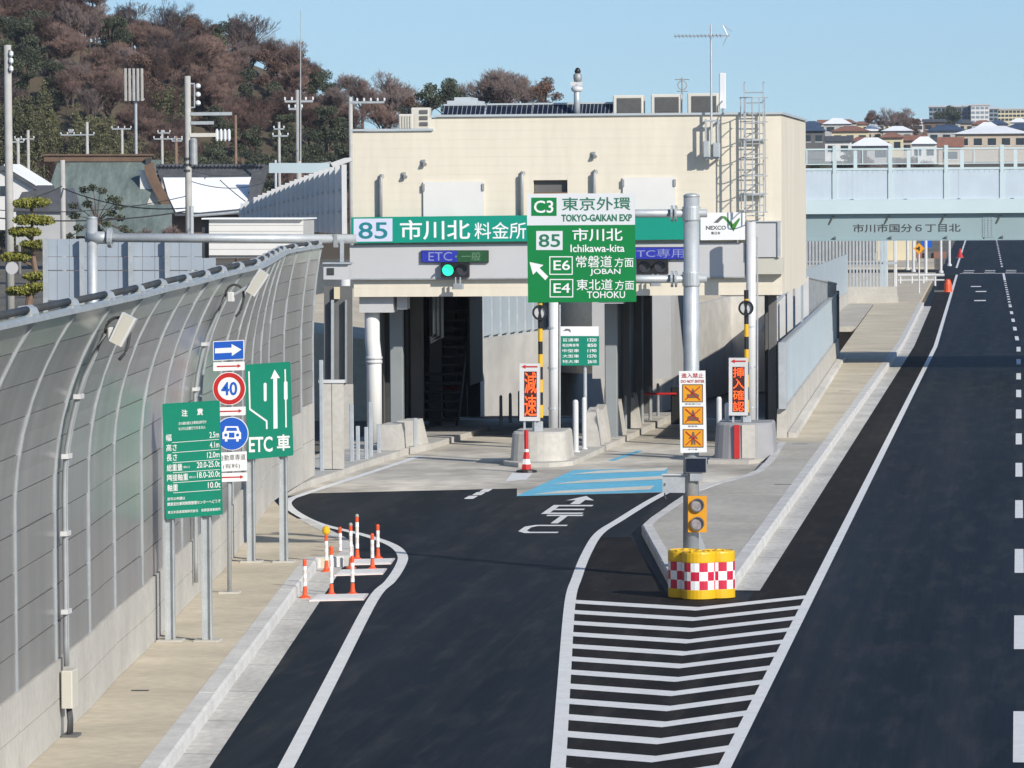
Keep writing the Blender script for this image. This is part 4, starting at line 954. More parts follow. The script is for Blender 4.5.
P('end_post', MB().box(prx(204.8)-.2,prx(204.8)+.02,204.82,205,.2,2.9), M['dgrey'], pr)
P('end_post', MB().box(prx(140.7)-.2,prx(140.7)+.02,140.6,140.78,1.0,2.84), M['galv'], pr)
# inner fence of posts and grey bars along the trench edge
fi = T('inner_fence', 'grey barred fence with white posts behind the ribbed railing', 'fence', (-7.4,158,.1))
tops = [(775,303,158),(790,288,166),(806,277,176),(836,284,204)]
def ftop(y):
    a = interp([(q[2],q[0]) for q in tops], y); b = interp([(q[2],q[1]) for q in tops], y); return at(a,b,y)
for y in (158,162,166,171,176):
    q = ftop(y); P('post', MB().box(q.x-.09,q.x+.09,y-.09,y+.09,.0,q.z), M['whitesteel'], fi)
for i in range(20):
    y = 176.7+i*1.4; q = ftop(y); P('bar', MB().box(q.x-.04,q.x+.04,y-.2,y+.2,.0,q.z-.05), M['galv_d'], fi)
for a,b in zip((158,166,176,190),(166,176,190,204)):
    p, q = ftop(a), ftop(b); P('rail', MB().cyl(p,q,.05,n=8), M['galv'], fi)
# tall pale panel run to the far barred fence
pf = T('panel_fence', 'tall pale blue panel fence running behind the railing to the white bars', 'fence', (-9,220,.1))
for k in range(10):
    y0, y1 = 212+k*8.6, 212+(k+1)*8.6-.12
    p = at(802+46*(y0-212)/86, 271.5-17.5*(y0-212)/86, y0); q = at(802+46*(y1-212)/86, 271.5-17.5*(y1-212)/86, y1)
    P('panel', MB().hexa([(p.x-.06,y0,.9),(p.x,y0,.9),(q.x,y1,.9),(q.x-.06,y1,.9),(p.x-.06,y0,p.z),(p.x,y0,p.z),(q.x,y1,q.z),(q.x-.06,y1,q.z)]), M['railpanel'], pf)
    P('concrete_base', MB().hexa([(p.x-.2,y0,-.05),(p.x+.05,y0,-.05),(q.x+.05,y1,-.05),(q.x-.2,y1,-.05),(p.x-.2,y0,.89),(p.x+.03,y0,.89),(q.x+.03,y1,.89),(q.x-.2,y1,.89)]), M['conc'], pf)
# white barred fence across the end
bf = T('barred_fence', 'white vertical bar fence on a concrete base under the bridge', 'fence', (-11,299,0))
a, b = at(800,287,299), at(897,287,299)
P('concrete_base', MB().box(a.x,b.x,299,299.4,-.05,a.z), M['conc'], bf)
n = 26
for i in range(n):
    x = a.x+(at(884,287,299).x-a.x)*i/(n-1); P('bar', MB().box(x-.055,x+.055,299.1,299.2,a.z,a.z+3.1), M['galv'], bf)
P('rail', MB().box(a.x,b.x,299.22,299.3,a.z+1.3,a.z+1.42), M['galv'], bf)
for px,w_,mm,lab in ((884.5,.42,'steelblue','thick pale blue square column below the bridge'),(895.5,.2,'whitesteel','slim white column next to the blue column below the bridge')):
    q = gp(px,302,.2); O('square_column', MB().cbox(q.x-w_/2,q.x+w_/2,q.y-.2,q.y+.2,.1,6.2,.03), M[mm], lab, 'column')

# ================================================================ near signs and street furniture
# guide sign on its cantilever pole
YG = 93.0
q = at(691,575,YG); q.z = .2
t = T('guide_sign', 'large green expressway guide sign cantilevered from a grey pole', 'guide sign', q)
P('pole', MB().cyl(q,at(691.5,197,YG),.145,n=20), M['galv'], t, True)
P('pole_cap', MB().lathe(tuple(at(691.5,197,YG)), [(.15,0),(.15,.03),(.1,.06),(.01,.07)], 20), M['galv'], t, True)
P('base_plate', MB().cbox(q.x-.28,q.x+.28,q.y-.28,q.y+.28,.2,.24,.01), M['galv'], t)
for yy_ in (213.5,279):
    P('arm', MB().cyl(at(560,yy_+.4,YG),at(707,yy_-.3,YG),.075,n=14), M['galv'], t, True)
    for px in (676,672): 
        c = at(px,yy_,YG); P('flange', MB().cyl(c-Vector((.018,0,0)),c+Vector((.018,0,0)),.15,n=14), M['galv'], t)
    c = at(691.3,yy_,YG); P('clamp', MB().lathe((c.x,c.y,c.z-.13), [(.16,0),(.165,.02),(.165,.24),(.16,.26)], 20), M['galv'], t)
YP = YG-.16
P('white_board', MB().ppoly([(527,193.8),(634.7,193.2),(634.9,224.7),(527.1,225.4)], YP, .05), M['signwhite'], t)
P('green_board', MB().ppoly([(527.1,225.6),(634.9,224.9),(636.2,301.8),(528,302.6)], YP, .05), M['g_green'], t)
for px in (545,582,618): P('stiffener', MB().prect(px-1.5,196,px+1.5,300,YP+.051,.04), M['galv_d'], t)
YL = YP-.006
P('number_box', MB().prect(531.4,197.6,556.6,215.8,YL,.004), M['g_green'], t)
P('lettering', MB().text('C3',534,200.5,553.3,213,YL-.003,.012), M['letter'], t)
P('lettering', MB().text('東京外環',562,196.8,630.5,210.6,YL,.008).text('TOKYO-GAIKAN EXP',561.5,214,632,221.6,YL,.03), M['lettergreen'], t)
P('number_box', MB().prect(536.2,231,562.6,250,YL,.004), M['signwhite'], t)
P('lettering', MB().text('85',538.8,234,560.2,247.2,YL-.003,.015), M['lettergreen'], t)
for wd_,x0_,y0_,x1_,y1_,bo in (('市川北',572.5,228,622.5,241.4,.012),('Ichikawa-kita',570.5,244.3,624.5,252.2,.012),('常磐道',576,255.5,612,267.6,.005),('方面',614.5,257.5,633.5,267.3,.005),('JOBAN',590,268.6,620.5,275.8,.012),
    ('東北道',576.5,279,612.5,290.3,.006),('方面',615,280.3,634,290,.005),('TOHOKU',587,291.2,625,298.2,.012),('E6',553.5,260.2,570,270.2,.01),('E4',553.5,283.2,570,292.8,.01)):
    P('lettering', MB().text(wd_,x0_,y0_,x1_,y1_,YL,bo), M['letter'], t)
def frame_px(mb, x0,y0,x1,y1,wd,Y):
    return mb.ppoly([(x0,y0),(x1,y0),(x1,y0+wd),(x0,y0+wd)],Y,.004).ppoly([(x0,y1-wd),(x1,y1-wd),(x1,y1),(x0,y1)],Y,.004).ppoly([(x0,y0+wd),(x0+wd,y0+wd),(x0+wd,y1-wd),(x0,y1-wd)],Y,.004).ppoly([(x1-wd,y0+wd),(x1,y0+wd),(x1,y1-wd),(x1-wd,y1-wd)],Y,.004)
P('number_frame', frame_px(MB(),549.3,256.3,572.7,274.8,1.0,YL), M['letter'], t); P('number_frame', frame_px(MB(),549.6,279,573.2,297.4,1.0,YL), M['letter'], t)
P('white_arrow', MB().ppoly([(529.5,262),(543.5,265),(539.5,268),(548.3,276.6),(545.3,280.2),(536.5,271.3),(533,274.8)], YL, .004), M['letter'], t)

# prohibition board and flashing lamp on the same pole
Y = YG-.22
t = T('no_entry_board', 'white board with three crossed out orange pictograms on the guide sign pole', 'sign', at(692.5,453,Y))
P('board', MB().ppoly([(679,371.2),(705.3,370.6),(706.8,452.2),(680.5,453)], Y, .03), M['letter'], t)
P('lettering', MB().text('進入禁止',681.5,373,703.5,378,Y-.005,.01).text('DO NOT ENTER',681,379.8,704.5,382.8,Y-.005,.02), M['red'], t)
figs = [[(-.30,-.25),(.32,-.25),(.34,-.08),(.12,.02),(.02,.28),(-.06,.12),(-.12,-.05),(-.3,-.05)],
        [(-.32,-.28),(.30,-.28),(.32,-.12),(.14,-.06),(.05,.24),(-.03,.30),(-.08,.02),(-.28,-.06)],
        [(-.12,-.34),(-.03,-.34),(.0,-.1),(.03,-.34),(.12,-.34),(.09,.02),(.24,-.06),(.22,.04),(.07,.17),(.05,.34),(-.05,.34),(-.07,.17),(-.22,.04),(-.24,-.06),(-.09,.02)]]
for k,(y0,y1) in enumerate(((384.2,402.2),(406.5,424.5),(429,447.5))):
    P('pictogram_plate', MB().prect(682.3+k*.3,y0,703+k*.3,y1,Y-.005,.004), M['amber'], t)
    P('pictogram_frame', frame_px(MB(),682.3+k*.3,y0,703+k*.3,y1,.9,Y-.008), M['brown'], t)
    c = at(692.7+k*.3,(y0+y1)/2,Y); R_ = .34
    P('pictogram', MB().vprism([(c.x+a_*R_,c.z+b_*R_) for a_,b_ in figs[k]], Y-.010, Y-.006), M['brown'], t)
    for sgn in (1,-1):
        P('red_cross', MB().vprism([(c.x-.135,c.z-sgn*.12-.012),(c.x-.135,c.z-sgn*.12+.012),(c.x+.135,c.z+sgn*.12+.012),(c.x+.135,c.z+sgn*.12-.012)], Y-.014, Y-.011), M['red'], t)
    P('lettering', MB().text(('車両通行止','軽車両','歩行者')[k],(685,688,688)[k],y1+.9,(701,697.5,697.5)[k],y1+2.7,Y-.005,.0), M['dgrey'], t)
t = T('beacon_controller', 'small solar control box with white cabinet on the guide sign pole', 'control box', at(694,472,YG-.16))
P('solar_cell', MB().prect(686.2,458.5,705.8,472,YG-.24,.02), M['solar'], t); P('frame', MB().prect(685.2,457.6,706.8,473,YG-.219,.05), M['galv_d'], t)
P('bracket', MB().prect(690,473,702,481,YG-.2,.05), M['galv'], t)
t = T('junction_cabinet', 'flat grey junction cabinet left of the guide sign pole', 'cabinet', at(676,493,YG-.1))
P('door', MB().prect(662.5,475.5,687,492.8,YG-.1,.12), M['galv'], t); P('lid', MB().prect(661.8,474.2,687.6,475.4,YG-.14,.18), M['whitesteel'], t)
P('cable', MB().tube([at(665,492,YG),at(664.5,496,YG),at(666,499,YG)], .012, 6), M['dark'], t); P('lock', MB().prect(664,483,665.5,486,YG-.112,.011), M['dgrey'], t)
t = T('twin_beacon', 'yellow panel with two round grey lamp lenses on the guide sign pole', 'warning lamp', at(697,532,YG-.16))
P('panel', MB().prect(688,496,706.6,532.3,YG-.24,.06), M['amber'], t)
for yy_ in (505.2,523.6):
    c = at(697.5,yy_,YG-.25); P('lens', MB().disc((c.x,c.z),.105,YG-.262,YG-.241,24), M['lensgrey'], t); P('rim', MB().disc((c.x,c.z),.125,YG-.30,YG-.241,24,.107), M['dgrey'], t)
P('clip', MB().prect(690,532.3,692,534,YG-.2,.04), M['galv'], t)
q = at(706,549,YG+.1); q.z = .2
t = T('pole_stand', 'grey stiffening bracket at the foot of the guide sign pole', 'bracket', q)
P('fin', MB().hexa([(q.x-.18,q.y,.24),(q.x+.1,q.y,.24),(q.x+.1,q.y+.06,.24),(q.x-.18,q.y+.06,.24),(q.x-.18,q.y,.9),(q.x-.14,q.y,.9),(q.x-.14,q.y+.06,.9),(q.x-.18,q.y+.06,.9)]), M['galv'], t)
# yellow crash cushion drums
cy = gp(699,600.5).y+.31
def drum(px, y, label):
    q = at(px,600,y); R_ = .30; t = T('crash_drum', label, 'crash drum', (q.x,y,0), 'checkered crash drums at the wedge nose')
    H2 = .86
    prof_ = [(.26,.0),(R_,.02),(R_,.165),(R_*.985,.175)]
    PL('base', MB().lathe((0,0,0), prof_, 28), M['yellow'], t)
    me_v, me_f, mi = [], [], []
    N = 24; zs = [.176,.332,.488,.644]
    for z in zs:
        for j in range(N): a_ = 2*math.pi*(j+.35)/N; me_v.append((R_*.992*math.cos(a_), R_*.992*math.sin(a_), z))
    for r in range(3):
        for j in range(N): me_f.append((r*N+j, r*N+(j+1)%N, (r+1)*N+(j+1)%N, (r+1)*N+j)); mi.append(((j//2)+r) % 2)
    me = bpy.data.meshes.new('checker_band'); me.from_pydata(me_v, [], me_f); me.materials.append(M['letter']); me.materials.append(M['drumred'])
    me.polygons.foreach_set('material_index', mi); me.update()
    o = link(bpy.data.objects.new('checker_band', me)); o.parent = t
    PL('top', MB().lathe((0,0,0), [(R_*.985,.645),(R_,.655),(R_,.80),(R_*.97,.825),(R_*.90,.84),(R_*.86,.825),(R_*.5,.835),(.06,.84),(.05,.86),(.01,.862)], 28), M['yellow'], t)
    for a_ in (-2.0,-1.1): PL('lug', MB().cyl((R_*.9*math.cos(a_),R_*.9*math.sin(a_),.83),(R_*.9*math.cos(a_),R_*.9*math.sin(a_),.855),.03,n=8), M['yellow'], t)
    return t
M['drumred'] = mat('reflective_red', (.52,.012,.05), .4, 0, var=.05, scale=2)
drum(685.3, cy+.34, 'left drum of the yellow checkered crash cushion'); drum(699, cy, 'front drum of the yellow checkered crash cushion'); drum(718, cy+.22, 'right drum of the yellow checkered crash cushion')

# left sign: restrictions board
def steel_post(x, y, ztop, t, w_=.075):
    P('post', MB().box(x-w_,x-w_+.02,y-.06,y+.06,.2,ztop).box(x+w_-.02,x+w_,y-.06,y+.06,.2,ztop).box(x-w_+.02,x+w_-.02,y-.01,y+.01,.2,ztop), M['galv'], t)
    P('footing', MB().cbox(x-.2,x+.2,y-.2,y+.2,.19,.225,.01), M['conc'], t)
y1_ = gp(189,641,.2).y; sl = -.065
t = T('restriction_board', 'teal vehicle limits board with white text lines on two posts', 'sign', at(189,641,y1_))
def rounded(pts, r=2.2):
    out = []; n = len(pts)
    for i in range(n):
        p, a, b = Vector(pts[i]), Vector(pts[i-1]), Vector(pts[(i+1)%n])
        u_ = (a-p).normalized()*r; v_ = (b-p).normalized()*r
        for k in range(5):
            s_ = k/4; out.append(tuple((p+u_)*(1-s_)**2+p*(2*s_*(1-s_))+(p+v_)*s_**2))
    return out
P('board', MB().ppoly(rounded([(162.2,403.8),(219.3,400.3),(222.6,514.6),(165.6,519.3)]), y1_-.1, .03), M['t_green'], t)
for px in (170.5,207.5): steel_post(at(px,641,y1_).x, y1_, at(px,418,y1_).z, t)
yl = y1_-.106; lt = MB()
lt.text('注',181.5,409.5,187.5,416.5,yl,.025).text('意',197,408.2,203,415.4,yl,.025)
lt.text('次の値を超える車両は許可が',178.5,422,206.5,425.2,yl,.012,sl).text('なければ通行できません',178.5,427.2,205.5,430.6,yl,.012,sl)
rows = [('幅',None,'2.5m'),('高さ',None,'4.1m'),('長さ',None,'12.0m'),('総重量','車両による','20.0-25.0t'),('隣接軸重','車両による','18.0-20.0t'),('軸重',None,'10.0t')]
for k,(nm,sm,vl) in enumerate(rows):
    y0 = 434.4+k*10.05; x0 = 166+k*.28
    wN = {1:5.5,2:10.5,3:15.5,4:21}[len(nm)]
    lt.text(nm,x0,y0,x0+wN,y0+7,yl,.01,sl)
    wV = {4:9.5,5:12.5,10:23}[len(vl)]
    xr_ = 219+k*.28
    lt.text(vl,xr_-wV,y0-2.4,xr_,y0+3.6,yl,.012,sl)
    if sm: lt.text(sm,x0+wN+1.2,y0+1.5,x0+wN+7.5,y0+3.7,yl,.01,sl)
    if k < 6: lt.ppoly([(x0+6,y0+8.0),(xr_,y0+4.7),(xr_,y0+5.2),(x0+6,y0+8.5)], yl, .003)
lt.text('許可の申請は',167.5,497.5,185,500.8,yl,.012,sl).text('関東支社車両制限管理センターへどうぞ',167.5,502.6,220.5,506.2,yl,.014,sl).text('東日本高速道路株式会社　首都国道事務所',167.8,511,220.5,514,yl,.01,sl)
P('lettering', lt, M['letter'], t)
# left sign stack
y2_ = gp(230,593,.2).y
def stack_thing(name, label, py): 
    return T(name, label, 'sign', at(230,py,y2_-.09), 'signs stacked on one post')
q = at(229.5,593,y2_); q.z = .2
t = T('sign_post', 'slim grey post carrying the stacked traffic signs', 'post', q)
P('pole', MB().cyl(q,at(229,341,y2_),.04,n=12), M['galv'], t, True); P('footing', MB().cbox(q.x-.18,q.x+.18,q.y-.18,q.y+.18,.19,.225,.01), M['conc'], t)
ys_ = y2_-.09
t = stack_thing('one_way_sign', 'blue sign with white arrow pointing right, topmost on its post', 361)
P('plate', MB().ppoly([(213,341.3),(244,339.9),(244.3,359.3),(213.2,361)], ys_, .02), M['letter'], t); P('blue_field', MB().ppoly([(213.8,342),(243.2,340.7),(243.5,358.6),(214,360.2)], ys_-.004, .003), M['blue'], t)
P('white_arrow', MB().ppoly([(215,348.4),(231.5,347.6),(231.5,344),(241.5,349.5),(231.8,356),(231.8,352.6),(215,353.4)], ys_-.008, .003), M['letter'], t)
def red_plate(x0,y0,x1,y1,label):
    t = T('arrow_plate', label, 'sign', at((x0+x1)/2,y1,ys_), 'small red arrow plates')
    P('plate', MB().ppoly(rounded([(x0,y0+.5),(x1,y0-.5),(x1,y1-.5),(x0,y1+.5)],1), ys_, .015), M['letter'], t)
    c = (y0+y1)/2; P('red_arrow', MB().ppoly([(x0+3.5,c-.4),(x1-7,c-.9),(x1-7,c-2.2),(x1-3.5,c-.4),(x1-7,c+1.6),(x1-7,c+.4),(x0+3.5,c+.9)], ys_-.004, .003), M['red'], t)
red_plate(213.3,361.9,244.6,370.6,'white plate with red arrow below the blue arrow sign')
t = stack_thing('speed_sign', 'round red rimmed speed limit sign reading 40', 406)
c = at(229.2,388.6,ys_); s_px = F_PX/ys_
P('disc', MB().disc((c.x,c.z),16.8/s_px,ys_,ys_+.02,36), M['letter'], t); P('red_rim', MB().disc((c.x,c.z),16.1/s_px,ys_-.004,ys_-.001,36,11.6/s_px), M['red'], t)
P('lettering', MB().text('40',221.3,381.8,237.2,395.4,ys_-.005,.02), M['blue'], t)
red_plate(214.5,407,245.6,415.6,'white plate with red arrow below the speed limit sign')
t = stack_thing('vehicle_sign', 'round blue sign with a white car front', 451)
c = at(231.8,433.6,ys_)
P('disc', MB().disc((c.x,c.z),17/s_px,ys_,ys_+.02,36), M['letter'], t); P('blue_field', MB().disc((c.x,c.z),16.3/s_px,ys_-.004,ys_-.001,36), M['blue'], t)
k = 1/s_px
P('car_symbol', MB().vprism([(c.x+a_*k,c.z+b_*k) for a_,b_ in ((-9.5,-5.5),(-9.5,1),(-8,2.5),(-6.5,7.5),(6.5,7.5),(8,2.5),(9.5,1),(9.5,-5.5),(7,-5.5),(7,-8),(4.5,-8),(4.5,-5.5),(-4.5,-5.5),(-4.5,-8),(-7,-8),(-7,-5.5))], ys_-.008, ys_-.005), M['letter'], t)
P('car_symbol_window', MB().vprism([(c.x+a_*k,c.z+b_*k) for a_,b_ in ((-5.6,2.8),(-4.8,6),(4.8,6),(5.6,2.8))], ys_-.011, ys_-.009).vprism([(c.x+a_*k,c.z+b_*k) for a_,b_ in ((-2.8,-4),(-2.8,1),(2.8,1),(2.8,-4))], ys_-.011, ys_-.009).disc((c.x-6*k,c.z-1.4*k),1.6*k,ys_-.011,ys_-.009,12).disc((c.x+6*k,c.z-1.4*k),1.6*k,ys_-.011,ys_-.009,12), M['blue'], t)
t = stack_thing('text_plate', 'white plate with two lines of dark characters below the car sign', 472)
P('plate', MB().ppoly([(217.5,452.8),(246.6,451.3),(247,470.3),(218,471.8)], ys_, .015), M['letter'], t)
P('lettering', MB().text('自動車専道',219.5,455,245.5,461,ys_-.004,.0,-.045).text('(有料)',223,464,240,469.5,ys_-.004,.0,-.045), M['dgrey'], t)
red_plate(218,472.9,247.2,481.6,'white plate with red arrow lowest on its post')
# ETC lane board
y3_ = gp(267,562,.2).y
t = T('lane_board', 'teal lane guidance board with arrow and ETC lettering on two posts', 'sign', at(267,562,y3_))
P('board', MB().ppoly(rounded([(245,364.6),(290.2,361.6),(293.4,455.6),(247.5,459.6)]), y3_-.1, .03), M['t_green'], t)
for px in (251.5,284): steel_post(at(px,562,y3_).x, y3_, at(px,380,y3_).z, t)
yl = y3_-.106
P('lettering', MB().text('ETC',249,437,272.5,452.5,yl,.02,-.03).text('車',277,434.6,290,450.8,yl,.02,-.03), M['letter'], t)
P('white_arrow', MB().ppoly([(273.5,428.8),(273.2,378.5),(270.6,379),(274.6,369.5),(280,378),(277,378.2),(277.6,428.4)], yl, .004), M['letter'], t)
P('lane_line', MB().ppoly([(248.2,371.4),(249.6,371.2),(250.6,408.6),(267.4,420.6),(267.6,429),(266,429.1),(265.8,421.6),(249.2,409.8)], yl, .004), M['letter'], t)
P('lane_line', MB().ppoly([(263.6,383.6),(265.2,382.6),(266.6,383.6),(266.6,400.4),(265.2,401.6),(263.8,400.6)], yl, .004), M['letter'], t)
P('lane_line', MB().ppoly([(284.4,369.4),(285.8,369.2),(286,381),(287.4,382),(287.6,398.8),(286.4,400),(286.8,427.4),(285.4,427.5),(285,400),(284,399),(283.9,382.4),(284.7,381)], yl, .004), M['letter'], t)
# delineator posts and base mats in the closed-off corner
def delin(px,pyb,pyt,label,lamp=False,tall=False):
    q = gp(px,pyb,.01); h = at(px,pyt,q.y).z
    t = T('delineator', label, 'delineator', (q.x,q.y,.01), 'orange delineator posts by the left kerb')
    P('base', MB().lathe((q.x,q.y,.01), [(.10,0),(.095,.02),(.05,.045),(.04,.10),(.034,.2)], 16), M['orange'], t)
    z = .23; k = 0; hs = (h-.25)/6
    for k in range(6): 
        P('sleeve', MB().cyl((q.x,q.y,z),(q.x,q.y,z+hs*.97),.033 if k % 2 else .034,n=12), M['orange'] if k in (5,) else M['letter' if k % 2 == 0 else 'drumpale'], t); z += hs
    P('cap', MB().lathe((q.x,q.y,z), [(.036,0),(.038,.02),(.024,.05),(.01,.055)], 12), M['orange' if not tall else 'rubber'], t)
    if lamp: P('flasher', MB().lathe((q.x,q.y,z+.05), [(.05,0),(.075,.04),(.075,.1),(.04,.15),(.01,.16)], 12), M['yellow'], t)
M['drumpale'] = mat('reflective_pink', (.68,.60,.58), .4, 0, var=.08, scale=4)
delin(305,598,561,'front left delineator, standing on the gutter')
delin(331.5,595.3,548,'front middle delineator on the nearest base mat')
delin(352.7,594.5,557.5,'front right delineator on the nearest base mat')
delin(326.5,571.5,536,'delineator topped by a yellow flasher beside the kerb',True)
delin(351,568.5,524.5,'grey capped delineator left in the middle row',False,True)
delin(372.5,569.5,535,'delineator right in the middle row')
delin(340.3,562,528.6,'delineator at the kerb end behind the flasher')
delin(357.3,559.8,515.7,'tallest grey capped delineator in the back row',False,True)
delin(378,558.6,526,'back right delineator nearest the white line')
for k,(cs,lab) in enumerate(((((309,602),(364,600.8),(368.5,595),(317,596)),'nearest white base mat under the delineators'),(((334,576.6),(383,575),(387,569.8),(341,571)),'middle white base mat under the delineators'),(((344,566),(391,564.8),(395,559.6),(352,560.6)),'farthest white base mat under the delineators'))):
    p_ = [gp(*c_) for c_ in cs]
    t = T('base_mat', lab, 'base mat', (p_[0]+p_[2])/2, 'white base mats')
    P('red_edge', MB().prism([(p.x,p.y) for p in p_], .008, .03), M['drumpale'], t)
    c_ = (p_[0]+p_[1]+p_[2]+p_[3])/4
    P('white_top', MB().prism([(c_.x+(p.x-c_.x)*.92,c_.y+(p.y-c_.y)*.82) for p in p_], .031, .036), M['line'], t)

# ================================================================ overbridge behind the toll building
YO = 193.0
def glass_mat():
    m = bpy.data.materials.new('clear_screen'); m.use_nodes = True; n = m.node_tree.nodes; l = m.node_tree.links
    b = n['Principled BSDF']; b.inputs['Base Color'].default_value = (.6,.66,.7,1); b.inputs['Roughness'].default_value = .2
    tr = n.new('ShaderNodeBsdfTransparent'); mx = n.new('ShaderNodeMixShader'); mx.inputs[0].default_value = .22
    l.new(tr.outputs[0], mx.inputs[1]); l.new(b.outputs[0], mx.inputs[2]); l.new(mx.outputs[0], n['Material Output'].inputs[0]); return m
M['pane'] = glass_mat()
q = at(912,240,YO)
br = T('overbridge', 'pale blue steel overbridge with screens crossing the road', 'bridge', (q.x,YO+5,0))
def zo(py): return at(912,py,YO).z
bx0, bx1 = -13.0, 26.0
zu, zg, zf, zs_, ztp = zo(239.3), zo(213.5), zo(199.5), zo(170), zo(148.5)
xs = at(983,220,YO).x
P('girder', MB().box(bx0,xs,YO,YO+.25,zu,zg), M['bridge_grey'], br); P('girder', MB().box(xs+.05,bx1,YO,YO+.25,zu,zg), M['bridge_grey'], br)
P('bottom_flange', MB().box(bx0,bx1,YO-.12,YO+.4,zu-.05,zu-.002), M['bridge_grey'], br)
P('splice_plate', MB().box(xs-.02,xs+.42,YO-.02,YO-.001,zu+.06,zg-.04), M['bridge_grey'], br)
for i in range(9):
    for j in range(3): P('bolt', MB().box(xs+.05+j*.13,xs+.09+j*.13,YO-.04,YO-.021,zu+.12+i*.095,zu+.16+i*.095), M['galv_d'], br)
P('fascia', MB().box(bx0,bx1,YO-.25,YO+.5,zg+.002,zf), M['bridge_pale'], br)
P('deck', MB().box(bx0,bx1,YO+.51,YO+9,zf-.6,zf-.1), M['conc'], br)
P('girder', MB().box(bx0,bx1,YO+8.6,YO+8.9,zu,zf-.61), M['bridge_grey'], br)
x0 = at(835,220,YO).x; dx = 55.4*YO/F_PX
k0 = int((bx0-x0)/dx); k1 = int((bx1-x0)/dx)
for k in range(k0,k1):
    x = x0+k*dx
    P('screen_post', MB().box(x-.07,x+.07,YO-.2,YO-.06,zf+.002,ztp+.12), M['bridge_pale'], br)
    nb_ = 10
    for i in range(nb_):
        a_ = x+.08+(dx-.16)*i/nb_; b_ = x+.08+(dx-.16)*(i+1)/nb_
        P('screen_panel', MB().box(a_,b_-.006,YO-.15+(.007 if i % 2 else 0),YO-.11+(.007 if i % 2 else 0),zf+.03,zs_), M['fencepanel'], br)
    P('rail', MB().box(x+.07,x+dx-.07,YO-.17,YO-.1,zs_+.004,zs_+.09), M['bridge_pale'], br)
    P('rail', MB().box(x+.07,x+dx-.07,YO-.17,YO-.1,zs_+.22,zs_+.26), M['bridge_pale'], br)
    P('rail', MB().box(x+.07,x+dx-.07,YO-.17,YO-.1,ztp-.04,ztp+.02), M['bridge_pale'], br)
    P('mullion', MB().box(x+dx/2-.02,x+dx/2+.02,YO-.16,YO-.11,zs_+.26,ztp-.04), M['bridge_pale'], br)
    P('pane', MB().box(x+.08,x+dx-.08,YO-.13,YO-.12,zs_+.27,ztp-.05), M['pane'], br)
    if k % 1 == 0: P('stay', MB().cyl((x-.22,YO-.02,zg-.38),(x-.06,YO-.06,zg-.08),.03,n=6), M['dgrey'], br)
    P('drip_hook', MB().box(x-.03,x+.03,YO-.14,YO-.05,zu+.0,zu+.12), M['dgrey'], br)
    if x > 3 or x < -25: continue
# far parapet of the bridge
for k in range(k0,k1):
    x = x0+k*dx+.5
    P('far_post', MB().box(x-.07,x+.07,YO+8.7,YO+8.84,zf-.1,ztp), M['bridge_pale'], br)
P('far_screen', MB().box(bx0,bx1,YO+8.85,YO+8.9,zf-.1,zs_-.1), M['fencepanel'], br)
lt = MB()
P('lettering', MB().text('市川市国分６丁目北',853,223.4,960.5,232.6,YO-.006,.012), M['dark'], br)
P('abutment', MB().box(-16,-13.01,YO-1,YO+10,-.1,zf-.1), M['housegrey'], br); P('abutment', MB().box(26,30,YO-1,YO+10,-.1,zf-.1), M['conc'], br)
# approach embankment and fence descending to the left of the toll building
O('approach_road', MB().add([(-16,YO+1,0),(-16,YO+10,0),(-36,224,0),(-36,214,0),(-16,YO+1,zf-.9),(-16,YO+10,zf-.9),(-36,224,3.0),(-36,214,3.0)],[(0,3,7,4),(4,7,6,5),(2,1,5,6),(0,4,5,1),(3,2,6,7)]), M['conc'], kind='structure')
af = T('approach_fence', 'pale grey post and panel fence sloping down left behind the barrier', 'fence', at(330,213,202))
N = 22
def afp(k):
    f = k/N; Yk = 191.5+f*18; px = 345-106*f**.9
    return px, Yk, 166+41*f**1.15, 234-8*f
for k in range(N):
    (xa,Ya,ta,ba),(xb,Yb,tb,bb) = afp(k), afp(k+1)
    p0,p1,p2,p3 = at(xa,ba,Ya),at(xb,bb,Yb),at(xb,tb+1.5,Yb),at(xa,ta+1.5,Ya)
    y_ = Vector((0,.06,0))
    P('panel', MB().hexa([p0,p1,p1+y_,p0+y_,p3,p2,p2+y_,p3+y_]), M['palepanel'], af)
    w_ = .09; P('post', MB().box(p0.x-w_,p0.x+w_,Ya-.16,Ya-.04,p0.z,at(xa,ta-1.5,Ya).z), M['whitesteel'], af)
    for f in (.33,.66):
        u_, v_ = p0+(p3-p0)*f, p1+(p2-p1)*f; P('rail', MB().cyl(u_-y_,v_-y_,.05,n=6), M['galv'], af)
O('screen_wall', MB().prect(269,163,329,173,205,.2), M['steelblue'], 'pale blue solid screen behind the sloping fence', 'screen')

# ================================================================ behind the barrier on the left
def utility_pole(px,ytop,Y,r,label,mm='polec',arms=(),extra=None,name='utility_pole'):
    b = at(px,ytop,Y); h = b.z; t = T(name, label, 'utility pole', (b.x,Y,-.05), 'utility poles and masts behind the barrier')
    P('pole', MB().cyl((b.x,Y,-.05),(b.x,Y,h),r*1.25,r,n=12), M[mm], t, True)
    for (py,x0,x1) in arms:
        p, q = at(px+x0,py,Y), at(px+x1,py,Y); P('crossarm', MB().box(p.x,q.x,Y-.12,Y-.02,p.z-.06,p.z+.06), M['galv'], t)
        n = max(2,int(abs(x1-x0)/6))
        for i in range(n+1):
            xx = p.x+(q.x-p.x)*i/n; P('insulator', MB().lathe((xx,Y-.07,p.z+.06), [(.03,0),(.06,.04),(.06,.16),(.03,.2),(.01,.21)], 6), M['signwhite'], t)
    if extra: extra(t,b)
    return t
